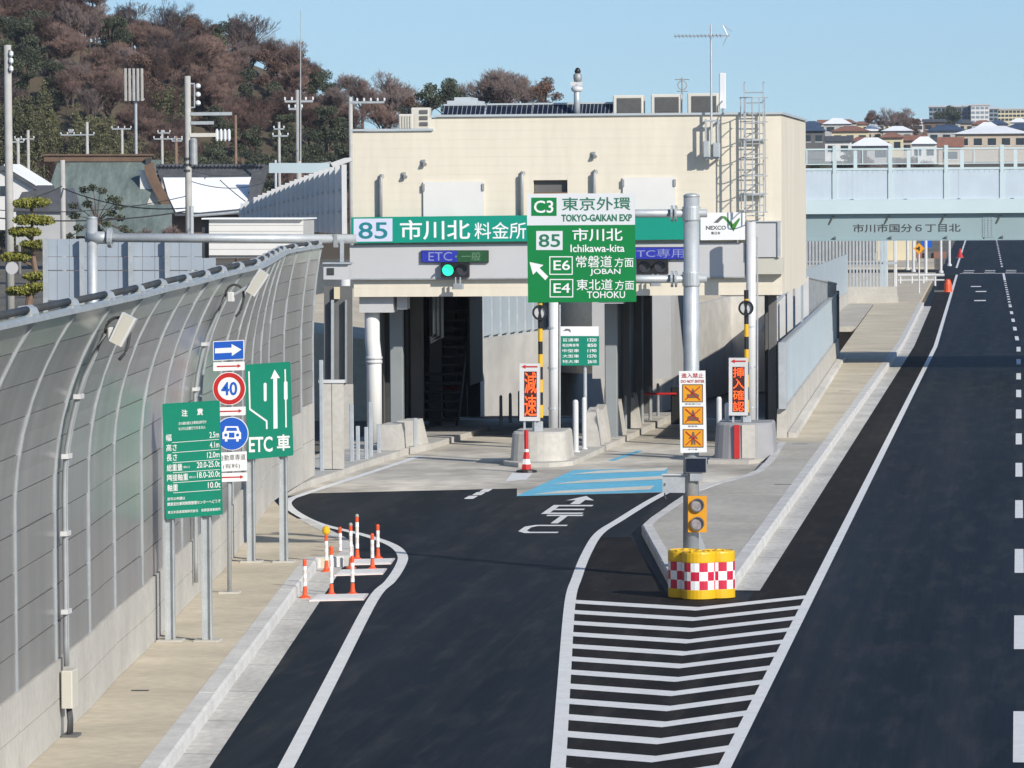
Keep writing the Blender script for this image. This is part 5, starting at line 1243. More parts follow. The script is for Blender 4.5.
def ex8(t,b):
    for py in (54,61,69): c = at(12,py,232); P('insulator', MB().lathe((c.x,231.8,c.z-.12), [(.05,0),(.1,.06),(.1,.2),(.04,.26)], 8), M['signwhite'], t)
    c = at(10.5,61,232); P('bracket', MB().box(c.x-.03,c.x+.03,231.8,231.9,at(10,73,232).z,at(10,50,232).z), M['dgrey'], t)
utility_pole(7.5,45,232,.17,'tall concrete pole at the left edge of the picture',extra=ex8)
utility_pole(62.5,160,262,.13,'plain concrete pole in front of the green temple roof')
def ex188(t,b):
    Y = 250
    for py in (86,94.5,103): c = at(198,py,Y); P('insulator', MB().lathe((c.x,Y,c.z-.12), [(.05,0),(.13,.06),(.13,.18),(.04,.25)], 8), M['signwhite'], t)
    P('bracket', MB().box(at(194,84,Y).x,at(195,84,Y).x,Y-.05,Y+.05,at(194,108,Y).z,at(194,83,Y).z).box(at(188,84,Y).x,at(195,84,Y).x,Y-.04,Y+.04,at(194,84.3,Y).z,at(194,83,Y).z).box(at(188,84,Y).x,at(195,84,Y).x,Y-.04,Y+.04,at(194,108,Y).z,at(194,106.7,Y).z), M['galv'], t)
    for py,x1 in ((114,232),(123,214)): p, q = at(190,py,Y), at(x1,py,Y); P('crossarm', MB().box(p.x,q.x,Y-.1,Y,p.z-.08,p.z+.08), M['galv'], t)
    p, q = at(190,137,Y), at(216,133,Y); P('switch_box', MB().box(p.x,q.x,Y-.15,Y+.1,p.z,q.z), M['acbody'], t)
    for x in (217,221,225,229): c = at(x,135,Y); P('cutout', MB().lathe((c.x,Y,c.z-.3), [(.04,0),(.08,.1),(.08,.5),(.03,.6)], 8), M['signwhite'], t)
    p, q = at(190.5,165,Y), at(197,138,Y); P('transformer', MB().lathe(((p.x+q.x)/2,Y-.1,p.z), [(.18,0),(.2,.05),(.2,q.z-p.z-.1),(.12,q.z-p.z)], 14), M['galv_d'], t)
    for py in (160,166,172): c = at(187.5,py,Y); P('band', MB().lathe((c.x,Y,c.z), [(.2,0),(.2,.12)], 12), M['dark'], t)
utility_pole(187.5,76,250,.15,'concrete pole with transformer and long crossarms',extra=ex188)
def ex298(t,b):
    P('whip_aerial', MB().cyl((at(301,160,300).x,299.8,at(301,160,300).z),(at(301,10,300).x,299.8,at(301,10,300).z),.05,.02,n=6), M['galv'], t)
utility_pole(298,90,300,.15,'concrete pole with a tall thin whip aerial beside it',arms=((101.5,-13,15),(109,-9,4)),extra=ex298)
utility_pole(350.5,97,300,.12,'concrete pole rising at the left corner of the toll building',arms=((102.5,0,34),))
utility_pole(28,130,474,.14,'distant pole left of the temple roof',arms=((139,-13,6),))
utility_pole(18,138,430,.13,'distant short pole at the far left of the temple',arms=((142,-8,6),))
utility_pole(87,122,476,.14,'distant pole above the temple ridge',arms=((135,-26,7),(132,-18,-14)))
utility_pole(122,128,478,.12,'distant pole left of the panel aerial',arms=((129,-10,9),))
utility_pole(162,130,470,.12,'distant pole right of the panel aerial',arms=((139,-8,20),(133,-4,8)))
utility_pole(176,136,470,.14,'short brown pole by the snowy roof',mm='rust',arms=((141,-4,6),))
utility_pole(235.5,115,470,.12,'thin brown pole above the snowy roof',mm='rust')
utility_pole(279,122,420,.11,'thin lattice pole left of the whip aerial pole',arms=((136,-6,9),(129,-5,5)))
# cellular panel aerial
b = at(136,155,480); t = T('panel_aerial', 'cluster of tall white panel aerials on a steel mast', 'antenna', (b.x,480,0))
P('mast', MB().cyl((b.x,480,0),at(135.5,75,480),.14,n=10), M['galv'], t)
for i in range(5):
    p, q = at(125.2+i*4.1,101,480), at(127.3+i*4.1,68.5,480); P('panel', MB().cbox(p.x,q.x,479.5,479.8,p.z,q.z,.03), M['polec'], t)
P('ring', MB().box(at(124.5,70,480).x,at(144.5,70,480).x,479.81,479.9,at(124,100,480).z,at(124,98.5,480).z), M['galv'], t)
# street lamp arms
b = at(191.5,240,215); t = T('street_lamp', 'grey street lamp arm reaching right above the white shed', 'street lamp', (b.x,215,0))
P('pole', MB().cyl((b.x,215,0),at(191.5,206,215),.09,n=10), M['galv'], t); P('arm', MB().tube([at(191.5,216,215),at(225,213.5,215),at(262,209,215)], .06, 8), M['galv'], t)
p, q = at(260,212,215), at(290,206.5,215); P('lamp_head', MB().vprism([(at(259,207,215).x,at(259,207,215).z),(at(264,211,215).x,at(264,211,215).z),(at(289,209,215).x,at(289,209,215).z),(at(287,206.5,215).x,at(287,206.5,215).z)], 214.8, 215.1), M['whitesteel'], t)
b = at(275.5,160,218); t = T('street_lamp', 'thin vertical lamp post in front of the sloping fence', 'street lamp', (b.x,218,0))
P('pole', MB().cyl((b.x,218,0),at(275.5,160,218),.055,n=8), M['galv'], t); P('arm', MB().cyl(at(275.5,171,218),at(331,162.5,218),.05,n=8), M['galv'], t)
P('lamp_head', MB().vprism([(at(a_,b_,217).x,at(a_,b_,217).z) for a_,b_ in ((331,163),(334,167.5),(352,161),(351,157.5),(345,158))], 216.8, 217.2), M['whitesteel'], t)
# pale noise fence beyond the barrier and white shed
nf = T('pale_fence', 'pale blue grey panel fence beyond the barrier in front of the temple', 'fence', at(120,290,200))
for i in range(14):
    xa, xb = 45+i*12.2, 45+(i+1)*12.2
    for (ya,yb_) in ((239,256.5),(257,270),(271,300)): P('panel', MB().prect(xa+.2,ya,xb-.2,yb_,200+(.05 if ya == 239 else 0),.06), M['fencegrey'], nf)
    if i in (0,3,7,10): p = at(xa,239,199.8); P('post', MB().box(p.x-.08,p.x+.08,199.7,199.9,0,p.z+.02), M['galv'], nf)
sd_ = T('white_shed', 'white shed with horizontal boards and dark left end', 'shed', at(250,262,187))
for i in range(6):
    P('board', MB().prect(209,219.5+i*6,303,219.5+i*6+5.7,187,.1), M['white'], sd_)
P('body', MB().prect(209,219.5,303,258,187.13,3), M['housegrey'], sd_)
P('dark_end', MB().prect(202,219,208.8,258,187.2,2.5), M['dark'], sd_); P('roof', MB().prect(201.5,218,303.5,219.4,186.8,3.6), M['snow'], sd_)

# temple hall
Y = 455.0
t = T('temple_hall', 'temple hall with tall curved green copper roof and brown ridge', 'temple', (at(95,235,Y).x,Y+5,0))
def roof_surface(pxl, pxr, ridge_y, eave_y, spread_l, spread_r, depth, Y, nseg=12, nx=18):
    vs, fs = [], []
    for i in range(nseg+1):
        f = i/nseg; z = at(95,ridge_y,Y).z+(at(95,eave_y,Y).z-at(95,ridge_y,Y).z)*f
        cur = f**1.7
        yy_ = Y+depth*(1-f**.8) - 0
        a = at(pxl-spread_l*cur,200,Y).x; b = at(pxr+spread_r*cur,200,Y).x
        for j in range(nx+1): vs.append((a+(b-a)*j/nx, yy_+(.035 if j % 2 else 0), z))
    for i in range(nseg):
        for j in range(nx): fs.append((i*(nx+1)+j, (i+1)*(nx+1)+j, (i+1)*(nx+1)+j+1, i*(nx+1)+j+1))
    return MB().add(vs, fs)
P('main_roof', roof_surface(44,149,160,232,16,-14,7,Y), M['copper'], t)
P('lower_roof', roof_surface(34,170,205,236,8,10,4,Y-3,6,20), M['copper'], t)
P('ridge', MB().prect(44,155.5,150,161.5,Y+6.6,.9), M['brown'], t); P('ridge_cap', MB().prect(42.5,154,151.5,155.6,Y+6.4,1.3), M['brown'], t)
P('ridge_end', MB().prect(145.5,158,150.5,170,Y+6.2,.39), M['dark'], t)
gb = []
for f in range(11):
    g_ = f/10; gb.append((150+3+26*g_**1.6, 162+50*g_))
gi = [(x-9+2*((y-162)/50), y+4) for x,y in gb]
P('gable_board', MB().ppoly(gb+gi[::-1], Y+3, .4), M['brown'], t)
P('gable_wall', MB().ppoly([(150,170),(158,205),(163,214),(140,225),(140,170)], Y+3.6, .2), M['white'], t)
P('wall', MB().prect(44,232,150,262,Y-1,.4), M['brown'], t)
for k in range(7): c = at(50+k*15,262,Y-1.3); P('column', MB().cyl((c.x,Y-1.4,0),(c.x,Y-1.4,at(50,232,Y-1.4).z),.2,n=8), M['brown'], t)
# snow covered tiled house
Y = 420.0
t = T('snowy_house', 'house with dark tiled roof covered by a white snow sheet', 'house', at(212,240,Y))
P('roof', MB().add([tuple(q) for q in (at(156,166.5,Y+4),at(266,166.5,Y+4),at(256,214,Y-2),at(175,216,Y-2))],[(3,2,1,0)]), M['tile'], t)
P('ridge', MB().prect(156,165,268,173,Y+3.6,.8), M['tile'], t)
for k in range(28): p = at(158+k*3.9,166,Y+3.5); P('ridge_tile', MB().cyl((p.x,Y+3.3,p.z+.05),(p.x,Y+3.9,p.z+.05),.13,n=6), M['tile'], t)
sn = [(163,177.5),(204,177.5),(204.4,180),(206,177.6),(251,177),(249,184),(251.5,186),(248,193),(250,196),(246,203),(248,208),(200,212.5),(176,212.5),(168,196)]
def on_roof(px,py):
    f = (py-166.5)/48.5; return at(px,py,Y+4-6*f-.12)
P('snow', MB().add([tuple(on_roof(*c_)) for c_ in sn]+[tuple(on_roof(*c_)+Vector((0,.11,-.02))) for c_ in sn], [tuple(range(len(sn)))]+[(i,(i+1)%len(sn),len(sn)+(i+1)%len(sn),len(sn)+i) for i in range(len(sn))]), M['snow'], t)
P('hip_tiles', MB().ppoly([(252,170),(268,170),(262,190),(250,216),(246,216)], Y-.2, .2), M['tile'], t)
P('wall', MB().prect(172,214,256,240,Y,5), M['brown'], t)
# white gabled house far left
Y = 400.0
t = T('gabled_house', 'white gabled house with snow on its roof at the left edge', 'house', at(18,230,Y))
P('wall', MB().ppoly([(-40,230),(-40,180),(4,168),(34,188),(34,230)], Y, 6), M['white'], t)
P('roof', MB().ppoly([(-44,178),(4,165),(38,186),(38,191),(4,170),(-44,183)], Y-.4, 7), M['tile'], t)
P('snow', MB().ppoly([(4,164),(36,184),(37,186.2),(4,166)], Y-.45, 6.8), M['snow'], t)
P('window', MB().prect(0,186,10,196,Y-.03,.02), M['glass'], t)
t = T('tiled_house', 'low dark tiled house between the pine and the temple', 'house', at(42,240,380))
P('roof', MB().ppoly([(12,212),(22,192),(62,188),(70,212)], 380, 5), M['tile'], t); P('wall', MB().prect(16,212,66,245,380.3,4), M['housegrey'], t)
O('round_mirror', MB().disc((at(14,268,228).x,at(14,268,228).z),.28,227.5,227.6,24), M['greyp'], 'round grey mirror back beside the left edge pole', 'mirror')

# ---- wires
def wire(p, q, sag, label, r=.022):
    pts = [p+(q-p)*(i/14)+Vector((0,0,-sag*4*(i/14)*(1-i/14))) for i in range(15)]
    O('overhead_wire', MB().tube(pts, r, 5), M['wire'], label, 'wire', 'overhead wires')
wire(at(-40,206,232),at(187,196,250),.5,'upper dark cable crossing the green temple roof')
wire(at(-40,214,232),at(187,211,250),.4,'lower dark cable crossing the temple roof',.035)
wire(at(7,202,232),at(62,186,262),.15,'cable between the edge pole and the plain pole',.03)
wire(at(62,188,262),at(187,208,250),.4,'cable sloping right from the plain pole',.03)
wire(at(187,180,250),at(275,178,300),.5,'cable from the transformer pole across the snow')
wire(at(220,180,250),at(262,212,240),.1,'slanting cable over the snow covered roof')
wire(at(187,170,250),at(298,150,300),.8,'thin cable rising toward the whip aerial pole',.016)

# ================================================================ vegetation
def leaf_cloud(rng, blobs, n, size, up=.3):
    mb = MB(); tot = sum(b[3]**2 for b in blobs)
    for (x,y,z,r,sq) in blobs:
        for _ in range(int(n*r*r/tot)):
            while True:
                d = Vector((rng.uniform(-1,1),rng.uniform(-1,1),rng.uniform(-1,1)))
                if .2 < d.length < 1: break
            d = d.normalized()*(rng.random()**.35)
            c = Vector((x+d.x*r, y+d.y*r, z+d.z*r*sq))
            s_ = size*rng.uniform(.6,1.4)
            a = Vector((rng.uniform(-1,1),rng.uniform(-1,1),rng.uniform(-1,1)+up)).normalized(); b = a.orthogonal().normalized()
            b.rotate(Matrix.Rotation(rng.uniform(0,6.28),3,a))
            mb.add([c+a*s_, c+b*s_*.5, c-a*s_*.5-b*s_*.1, c-b*s_*.5], [(0,1,2,3)])
    return mb
def branch_tree(rng, h, spread, levels, nb, trunk_r, twig_r, up=.5):
    wood, tw = MB(), MB()
    def grow(p, d, ln, r, lev):
        e = p+d*ln
        if lev >= levels-1:
            a = d.orthogonal().normalized()*r*1.6; tw.add([p-a, p+a, e], [(0,1,2)])
        else:
            m_ = (p+e)/2+Vector((rng.uniform(-1,1),rng.uniform(-1,1),rng.uniform(-.3,.3)))*ln*.07
            (wood if lev < 3 else tw).tube([p, m_, e], [r, r*.82, r*.62], 4 if lev > 1 else 7)
        if lev >= levels: return
        n = nb if lev else nb+2
        for i in range(n):
            f = rng.uniform(.45,1.0) if i else 1.0
            nd = (d+Vector((rng.uniform(-1,1),rng.uniform(-1,1),rng.uniform(-.55,.85)*up+.18))*spread).normalized()
            grow(p+d*ln*f, nd, ln*rng.uniform(.55,.8), max(r*.55,twig_r), lev+1)
    grow(Vector((0,0,0)), Vector((rng.uniform(-.06,.06),rng.uniform(-.06,.06),1)).normalized(), h*.30, trunk_r, 0)
    return wood, tw
def tree_proto(kind, seed):
    rng = random.Random(seed)
    if kind == 'bare':
        wood, tw = branch_tree(rng, 10.5, .95, 6, 5, .2, .011, .75)
        return wood, tw, M['bark'], M['twig']
    if kind == 'dome':
        wood, tw = branch_tree(rng, 12, 1.05, 6, 5, .28, .013, .9)
        return wood, tw, M['bark'], M['twig2']
    if kind == 'bareg':
        wood, tw = branch_tree(rng, 13, .68, 6, 4, .26, .016, .9)
        return wood, tw, M['bark'], M['twig2']
    wood = MB(); blobs = []
    if kind == 'bamboo':
        for k in range(9):
            x, y, h = rng.uniform(-2.6,2.6), rng.uniform(-2,2), rng.uniform(6.5,9.5)
            wood.tube([(x,y,0),(x+.1,y,h*.6),(x+.5,y,h)], [.06,.05,.02], 5)
            for j in range(5): blobs.append((x+.1*j+rng.uniform(-.3,.3), y, h*(.35+.14*j), 1.25-.14*j, 1.0))
        return wood, leaf_cloud(rng, blobs, 4200, .20), M['bark'], M['leafb']
    hh = rng.uniform(8,10.5)
    wood.tube([(0,0,0),(.1,.1,hh*.4),(.2,0,hh*.8)], [.28,.2,.06], 8)
    for k in range(15):
        a = rng.uniform(0,6.28); rr = rng.uniform(.4,3.0); z = rng.uniform(.28,.98)*hh; rr *= 1.15-abs(z/hh-.55)*1.4
        x, y = rr*math.cos(a), rr*math.sin(a); blobs.append((x,y,z,rng.uniform(.75,1.6),rng.uniform(.6,.85)))
        wood.tube([(.1,.05,z*.55),(x*.6,y*.6,z*.85),(x,y,z)], [.1,.06,.03], 5)
    return wood, leaf_cloud(rng, blobs, 5200, .19), M['bark'], M['leafd' if kind == 'ever' else 'leafr']
PROT = {}
for kd, n in (('bare',4),('bareg',3),('dome',3),('bamboo',3),('ever',4),('russet',3)):
    PROT[kd] = []
    for i in range(n):
        wd, lf, m1, m2 = tree_proto(kd, 11+i*7+len(kd)*31)
        a = wd.mesh('trunk'); a.materials.append(m1); b = lf.mesh('crown'); b.materials.append(m2); PROT[kd].append((a,b))
def plant(kd, loc, sc, rz, label, group=None, name=None, sz=1.0):
    a, b = random.choice(PROT[kd])
    t = T(name or {'bare':'bare_tree','bareg':'bare_tree','dome':'bare_tree','bamboo':'bamboo_clump','ever':'evergreen_tree','russet':'russet_tree'}[kd], label, 'tree', loc, group, rz)
    t.scale = (sc, sc, sc*sz)
    for nm, me in (('trunk',a),('crown',b)): o = link(bpy.data.objects.new(nm, me)); o.parent = t
    return t
# hill
def sil(px):          # tree-top line of the wooded hill in the picture
    return interp([(-200,-40),(-60,-14),(60,-6),(130,2),(170,12),(215,25),(250,42),(285,62),(310,82),(328,100),(345,118),(420,130),(520,136)], px)
HY0, HY1 = 500.0, 640.0
def hill_z(x, y):
    px = 1018+x*F_PX/620.0
    zr = at(px, sil(px), 620).z-5.6
    f = max(0, min(1, (y-HY0)/(HY1-20-HY0))); f = f*f*(3-2*f)
    return max(-.1, zr*f+(1.2*math.sin(x*.19+y*.07)+.8*math.sin(x*.41-y*.11))*f)
hv, hf = [], []
NX, NY = 46, 16
for j in range(NY+1):
    for i in range(NX+1):
        x = -170+(135)*i/NX; y = HY0-20+190*j/NY; hv.append((x,y,hill_z(x,y)-.2))
for j in range(NY):
    for i in range(NX): a = j*(NX+1)+i; hf.append((a,a+1,a+NX+2,a+NX+1))
O('hill', MB().add(hv,hf), M['hill'], kind='structure')
rng = random.Random(5)
LB = {'dome':'broad spreading leafless tree in the wooded hillside','bare':'reddish brown leafless tree in the wooded hillside','bareg':'greyish leafless tree in the wooded hillside','bamboo':'olive green bamboo clump low on the wooded hillside','ever':'dark evergreen tree in the wooded hillside','russet':'russet leaved tree in the wooded hillside'}
for row in range(19):
    y = 512+row*7
    x = -150.0+(row % 2)*2.2
    while x < -60:
        xx = x+rng.uniform(-1.3,1.3); yy_ = y+rng.uniform(-3,3); px = 1018+xx*F_PX/yy_
        z = hill_z(xx,yy_)
        x += 4.0
        if px < -60 or px > 345: continue
        py = 186-(z+5-CAM_H)*F_PX/yy_
        nz = math.sin(px*.045+row*.7)+math.sin(px*.021-row*.6)+rng.uniform(-.7,.7)
        if py > 92 and px < 165: kd = 'bamboo' if nz > -1.1 else 'bare'
        elif px > 200 and py > 62: kd = 'ever' if nz > -.35 else 'bare'
        elif px < 42 and py < 46: kd = 'ever' if nz > -.6 else 'bare'
        else: kd = ('bare','bare','dome','bare','bareg','russet','bare')[rng.randrange(7)] if nz < 1.35 else 'ever'
        sc_ = rng.uniform(.55,.8) if kd in ('ever','russet') else rng.uniform(.6,.85)
        if kd == 'dome': sc_ *= .8
        zn = ('behind the pole at the left edge','above the green temple roof','around the white panel aerial','behind the transformer pole','above the snow covered roof','around the tall whip aerial')[0 if px < 45 else 1 if px < 112 else 2 if px < 160 else 3 if px < 215 else 4 if px < 285 else 5]
        ht = 'high' if py < 45 else 'midway' if py < 90 else 'low'
        plant(kd, (xx,yy_,z-.4), sc_, rng.uniform(0,6.28), LB[kd].split(' in the')[0].split(' low on')[0]+' '+ht+' on the hill '+zn, 'trees of the wooded hill: '+{'bareg':'bare grey','dome':'bare spreading'}.get(kd,kd))
# trees standing on the skyline behind the toll building
def fit(kd, idx, px, ytop, wpx, Y, lab, grp, zb=None):
    a_, b_ = PROT[kd][idx % len(PROT[kd])]
    co = [v.co for v in b_.vertices]; w0 = max(c.x for c in co)-min(c.x for c in co); h0 = max(c.z for c in co)
    sc = wpx*Y/F_PX/w0; p = at(px,ytop,Y); szz = 1.0
    t = T({'ever':'evergreen_tree','russet':'russet_tree'}.get(kd,'bare_tree'), lab, 'tree', (p.x,Y,p.z-h0*sc), grp, 0)
    t.scale = (sc,sc,sc)
    for nm, me in (('trunk',a_),('crown',b_)): o = link(bpy.data.objects.new(nm, me)); o.parent = t
for i,(px,yt,wp_,Y,kd,lab) in enumerate(((336,84,44,560,'dome','bare tree at the foot of the hill, first on the skyline'),(362,70,64,585,'dome','pale bare tree above the pole on the skyline'),(391,68,62,590,'dome','tall bare tree left of the dark evergreen'),(408,82,44,570,'bareg','thin grey bare tree touching the dark evergreen'),
    (352,100,50,545,'bare','low reddish bare tree just above the lower roof'),(382,98,52,548,'bare','low bushy bare tree behind the lower roof unit'),(326,104,44,530,'ever','low evergreen at the corner of the toll building'),(345,122,40,528,'ever','lowest evergreen against the toll building corner'),
    (428,82,46,566,'ever','broad dark evergreen on the skyline behind the roof unit'),(448,77,46,568,'ever','tall dark evergreen beside the great bare tree'),(412,96,34,552,'russet','small russet tree under the dark evergreens'),(462,90,36,560,'ever','lower dark evergreen left of the great bare tree'),
    (500,64,84,575,'dome','great spreading bare tree behind the solar panels'),(522,67,66,583,'dome','right half of the spreading bare crowns behind the solar panels'),(545,76,36,570,'russet','russet round tree right of the great bare tree'))):
    fit(kd, i, px, yt, wp_, Y, lab, 'skyline trees behind the toll building')
bm_ = [(-62,520,0),(-36,520,0),(-36,620,0),(-62,620,0)]
O('back_slope', MB().add([(-75,510,-.1),(-38,510,-.1),(-40,545,5.0),(-64,545,5.5),(-66,640,7),(-42,640,6)],[(0,1,2,3),(3,2,5,4)]), M['hill'], kind='structure')
# pruned pine
Y = 222.0
b = at(30,290,Y); t = T('pruned_pine', 'cloud pruned garden pine with flat yellow green pads', 'tree', (b.x,Y,0))
P('trunk', MB().tube([(b.x-.1,Y,0),(b.x-.05,Y,2.2),(b.x+.25,Y,3.6),(b.x+.1,Y,4.6),(b.x+.15,Y,6.4)], [.2,.17,.13,.09,.04], 8), M['rust'], t)
rg = random.Random(3)
for k,(px,py,wd,hg) in enumerate(((31,203,15,6),(34,220,17,6),(25,232,14,6),(35,245,12,7),(17,257,13,5),(37,276,11,6),(22,291,13,6),(38,287,12,5))):
    c = at(px,py,Y); r = wd*1.15*Y/F_PX
    mb = leaf_cloud(rg, [(c.x+dx_*r*.45,Y+dy_*r*.4,c.z+rg.uniform(-.05,.05),r*rg.uniform(.5,.72),.42) for dx_ in (-1,0,1) for dy_ in (-1,0,1)], 2600, .075, 1.2)
    P('needle_pad', mb, M['leafy'], t); P('limb', MB().tube([(b.x+.1,Y,c.z-.35),((b.x+c.x)/2,Y,c.z-.2),(c.x,Y,c.z)], [.07,.05,.03], 5), M['rust'], t)
# garden tree before the temple, and shrubs
Y = 330.0; b = at(100,245,Y); t = T('garden_tree', 'open branched garden tree with dark clumps before the temple roof', 'tree', (b.x,Y,0))
pts = [(100,245),(98,225),(90,210)]
wd = MB().tube([(b.x,Y,0),at(99,228,Y),at(94,212,Y),at(86,196,Y)], [.14,.11,.07,.03], 6); lv = []
for (px,py) in ((82,190),(93,188),(100,191),(110,199),(118,201),(74,206),(88,204),(112,213),(121,207),(75,216),(119,218),(92,220),(108,224),(80,228),(122,229),(72,236),(128,233),(98,233)):
    c = at(px,py,Y); wd.tube([at(97,222,Y),(at(97,222,Y)+c)/2+Vector((0,0,.1)),c], [.05,.035,.02], 5); lv.append((c.x,Y+rg.uniform(-.8,.8),c.z,.36,.7))
P('trunk', wd, M['bark'], t); P('crown', leaf_cloud(rg, lv, 1800, .12), M['leafd'], t)
for px,py,wd_,lab in ((168,232,18,'dry brown shrub in front of the temple'),(140,236,14,'low brown shrub beside the dry shrub')):
    c = at(px,py+10,320); w_, tw = branch_tree(random.Random(px), 4.2, .95, 5, 5, .05, .012, .5); 
    t = T('shrub', lab, 'shrub', (c.x,320,c.z-.6), 'shrubs in front of the temple'); t.scale = (.62,.62,.5)
    PL('trunk', w_, M['bark'], t); PL('crown', tw, M['twig2'], t)

# ================================================================ far right: plateau with houses, street end
pv = [(-60,690,-.1),(120,690,-.1),(120,820,8),(-70,820,8),(140,1250,13.5),(-90,1250,13.5),(300,2200,17),(-300,2200,17)]
O('plateau', MB().add(pv,[(0,1,2,3),(3,2,4,5),(5,4,6,7)]), M['hill'], kind='structure')
def house(px0,px1,yr,ye,yb,Y,wm,rm,label,hip=True,win=3,snow=False):
    a, b = at(px0,ye,Y), at(px1,ye,Y); zr, zb_ = at(px0,yr,Y).z, at(px0,yb,Y).z-2
    D_ = (b.x-a.x)*.7; o = .06*(b.x-a.x); zr = at((px0+px1)/2,yr,Y+D_/2).z; ze = a.z
    t = T('far_house', label, 'house', ((a.x+b.x)/2,Y+D_/2,zb_), 'houses on the plateau behind the bridge')
    P('wall', MB().box(a.x+o,b.x-o,Y,Y+D_,zb_,ze-.02), M[wm], t)
    h_ = D_*.5 if hip else 0
    P('roof', MB().add([(a.x,Y-.6,ze),(b.x,Y-.6,ze),(b.x,Y+D_+.6,ze),(a.x,Y+D_+.6,ze),(a.x+h_,Y+D_/2,zr),(b.x-h_,Y+D_/2,zr)],[(0,1,5,4),(2,3,4,5),(1,2,5),(3,0,4),(3,2,1,0)]), M['snow' if snow else rm], t)
    for k in range(win):
        x = a.x+o+(b.x-a.x-2*o)*(k+.5)/win; w_ = (b.x-a.x)*.16/win*1.6
        wd_ = P('window', MB().box(x-w_,x+w_,Y-.04,Y-.005,ze-1.9,ze-.75), M['glass'], t)
        P('frame', MB().box(x-w_-.08,x+w_+.08,Y-.07,Y-.041,ze-2.0,ze-1.91), M['letter'], wd_)
# (px0,px1,ridge,eave,base)
house(800,826,123,131,148,900,'dgrey','bluetile','dark house with blue tiled roof next to the toll building',True,2)
house(822,852,118,124,140,1300,'housegrey','snow','small house with snowy roof behind the dark house',True,2,True)
house(829,871,126,131.5,147,1000,'ivory','redroof','ivory house with long reddish roof',True,3)
house(862,884,124,131,147,1150,'beige','snow','snow roofed house between ivory house and bare tree',True,2,True)
house(881,914,126,131,146,1080,'housegrey','snow','pale hipped house with snowy roof under the bare tree',True,3,True)
house(849,893,137.5,146,152,820,'housegrey','snow','near house low behind the screens with white roof',True,2,True)
house(910,938,136.5,144,152,830,'white','snow','white roofed low house just above the bridge screens',True,2,True)
house(925,968,124.5,131,147,1050,'housegrey','bluetile','house with blue grey tiled roof left of the snowy one',True,3)
house(952,1032,126,134,150,850,'beige','snow','broad house with large snow covered roof at the right',True,5,True)
house(937,964,137,147,152,800,'beige','redroof','tan gabled house in front of the broad snowy house',False,1)
house(1002,1040,123.5,129,142,1100,'housegrey','bluetile','blue tiled house at the right edge',True,2)
house(975,1000,122,127.5,140,1300,'beige','snow','small snowy house below the apartment block',True,2,True)
rh = random.Random(44)
wms = ['housegrey','beige','white','ivory','brown','housegrey']; rms = ['tile','bluetile','redroof','snow','snow','tile']
adj = ('leftmost','second','third','fourth','fifth','sixth','seventh','eighth','ninth','tenth','eleventh','twelfth','rightmost')
for i in range(13):
    c = 812+i*17+rh.uniform(-3,3); wd_ = rh.uniform(17,27); r_ = rh.uniform(118,121.5); i2 = rh.randrange(6)
    house(c-wd_/2,c+wd_/2,r_,r_+rh.uniform(3,4.5),r_+14,1420+rh.uniform(-60,160),wms[rh.randrange(6)],rms[i2],adj[i]+' of the small hazy houses in the far row on the plateau',rh.random() < .6,2,rms[i2] == 'snow')
for i in range(9):
    c = 815+i*25+rh.uniform(-4,4); wd_ = rh.uniform(20,30); r_ = rh.uniform(132,138); i2 = rh.randrange(6)
    house(c-wd_/2,c+wd_/2,r_,r_+rh.uniform(3.5,5.5),r_+14,880+rh.uniform(-20,60),wms[rh.randrange(6)],rms[i2],adj[i]+' of the low roofs in the near row just above the screens',rh.random() < .6,2,rms[i2] == 'snow')
def block(px0,px1,yt,yb,Y,wm,nx,ny,label,dk='glass'):
    a, b = at(px0,yb,Y), at(px1,yt,Y); t = T('apartment_block', label, 'apartment block', ((a.x+b.x)/2,Y+8,a.z-3), 'far apartment blocks')
    P('wall', MB().box(a.x,b.x,Y,Y+14,a.z-3,b.z), M[wm], t); P('roof', MB().box(a.x-.3,b.x+.3,Y-.3,Y+14.3,b.z+.01,b.z+.5), M['greyp'], t)
    for j in range(ny):
        z0 = a.z+(b.z-a.z)*(j+.2)/ny; z1 = a.z+(b.z-a.z)*(j+.75)/ny
        for i in range(nx):
            x0 = a.x+(b.x-a.x)*(i+.12)/nx; x1 = a.x+(b.x-a.x)*(i+.88)/nx; P('window', MB().box(x0,x1,Y-.06,Y-.01,z0,z1), M[dk], t)
block(929,962,107,125,1700,'apart',8,4,'grey blue apartment block behind the round evergreen')
block(962,972,106.5,124,1650,'apart',2,4,'narrow grey bay of the apartment block')
block(971,989,105.5,124,1640,'white',4,4,'white fronted apartment block with pale balconies','apart')
block(989,998,109,125,1660,'apart',2,4,'dull blue stair block between the two pale blocks')
block(997,1040,109.5,121.5,1700,'ivory',11,3,'long cream apartment block at the right edge')
# far trees on the plateau
for (px,py,Y,kd,sc,lab,nm) in ((952,106,1400,'ever',1.35,'large round evergreen before the apartment block',None),(941,109,1400,'ever',1.2,'left part evergreen of the dark clump by the apartments',None),(893,104,1150,'bareg',1.0,'thin bare tree rising above the snowy houses',None),(901,107,1180,'bare',.9,'second bare tree right of the thin bare tree',None),(871,111,1200,'russet',.85,'russet brown tree above the ivory house',None),
    (905,117,1160,'bare',.75,'low brown tree below the bare trees',None),(916,118,1170,'russet',.7,'low russet tree left of the evergreen clump',None),(884,124,1120,'ever',.6,'small dark tree under the bare trees',None),(812,124,1500,'ever',.8,'small far tree beside the toll building',None)):
    p = at(px,py,Y); H0 = {'bare':9.5,'bareg':11.5,'ever':9.8,'russet':9.8}[kd]*sc
    plant(kd, (p.x,Y,p.z-H0), sc, px*.7, lab, 'trees on the plateau')
rg2 = random.Random(21)
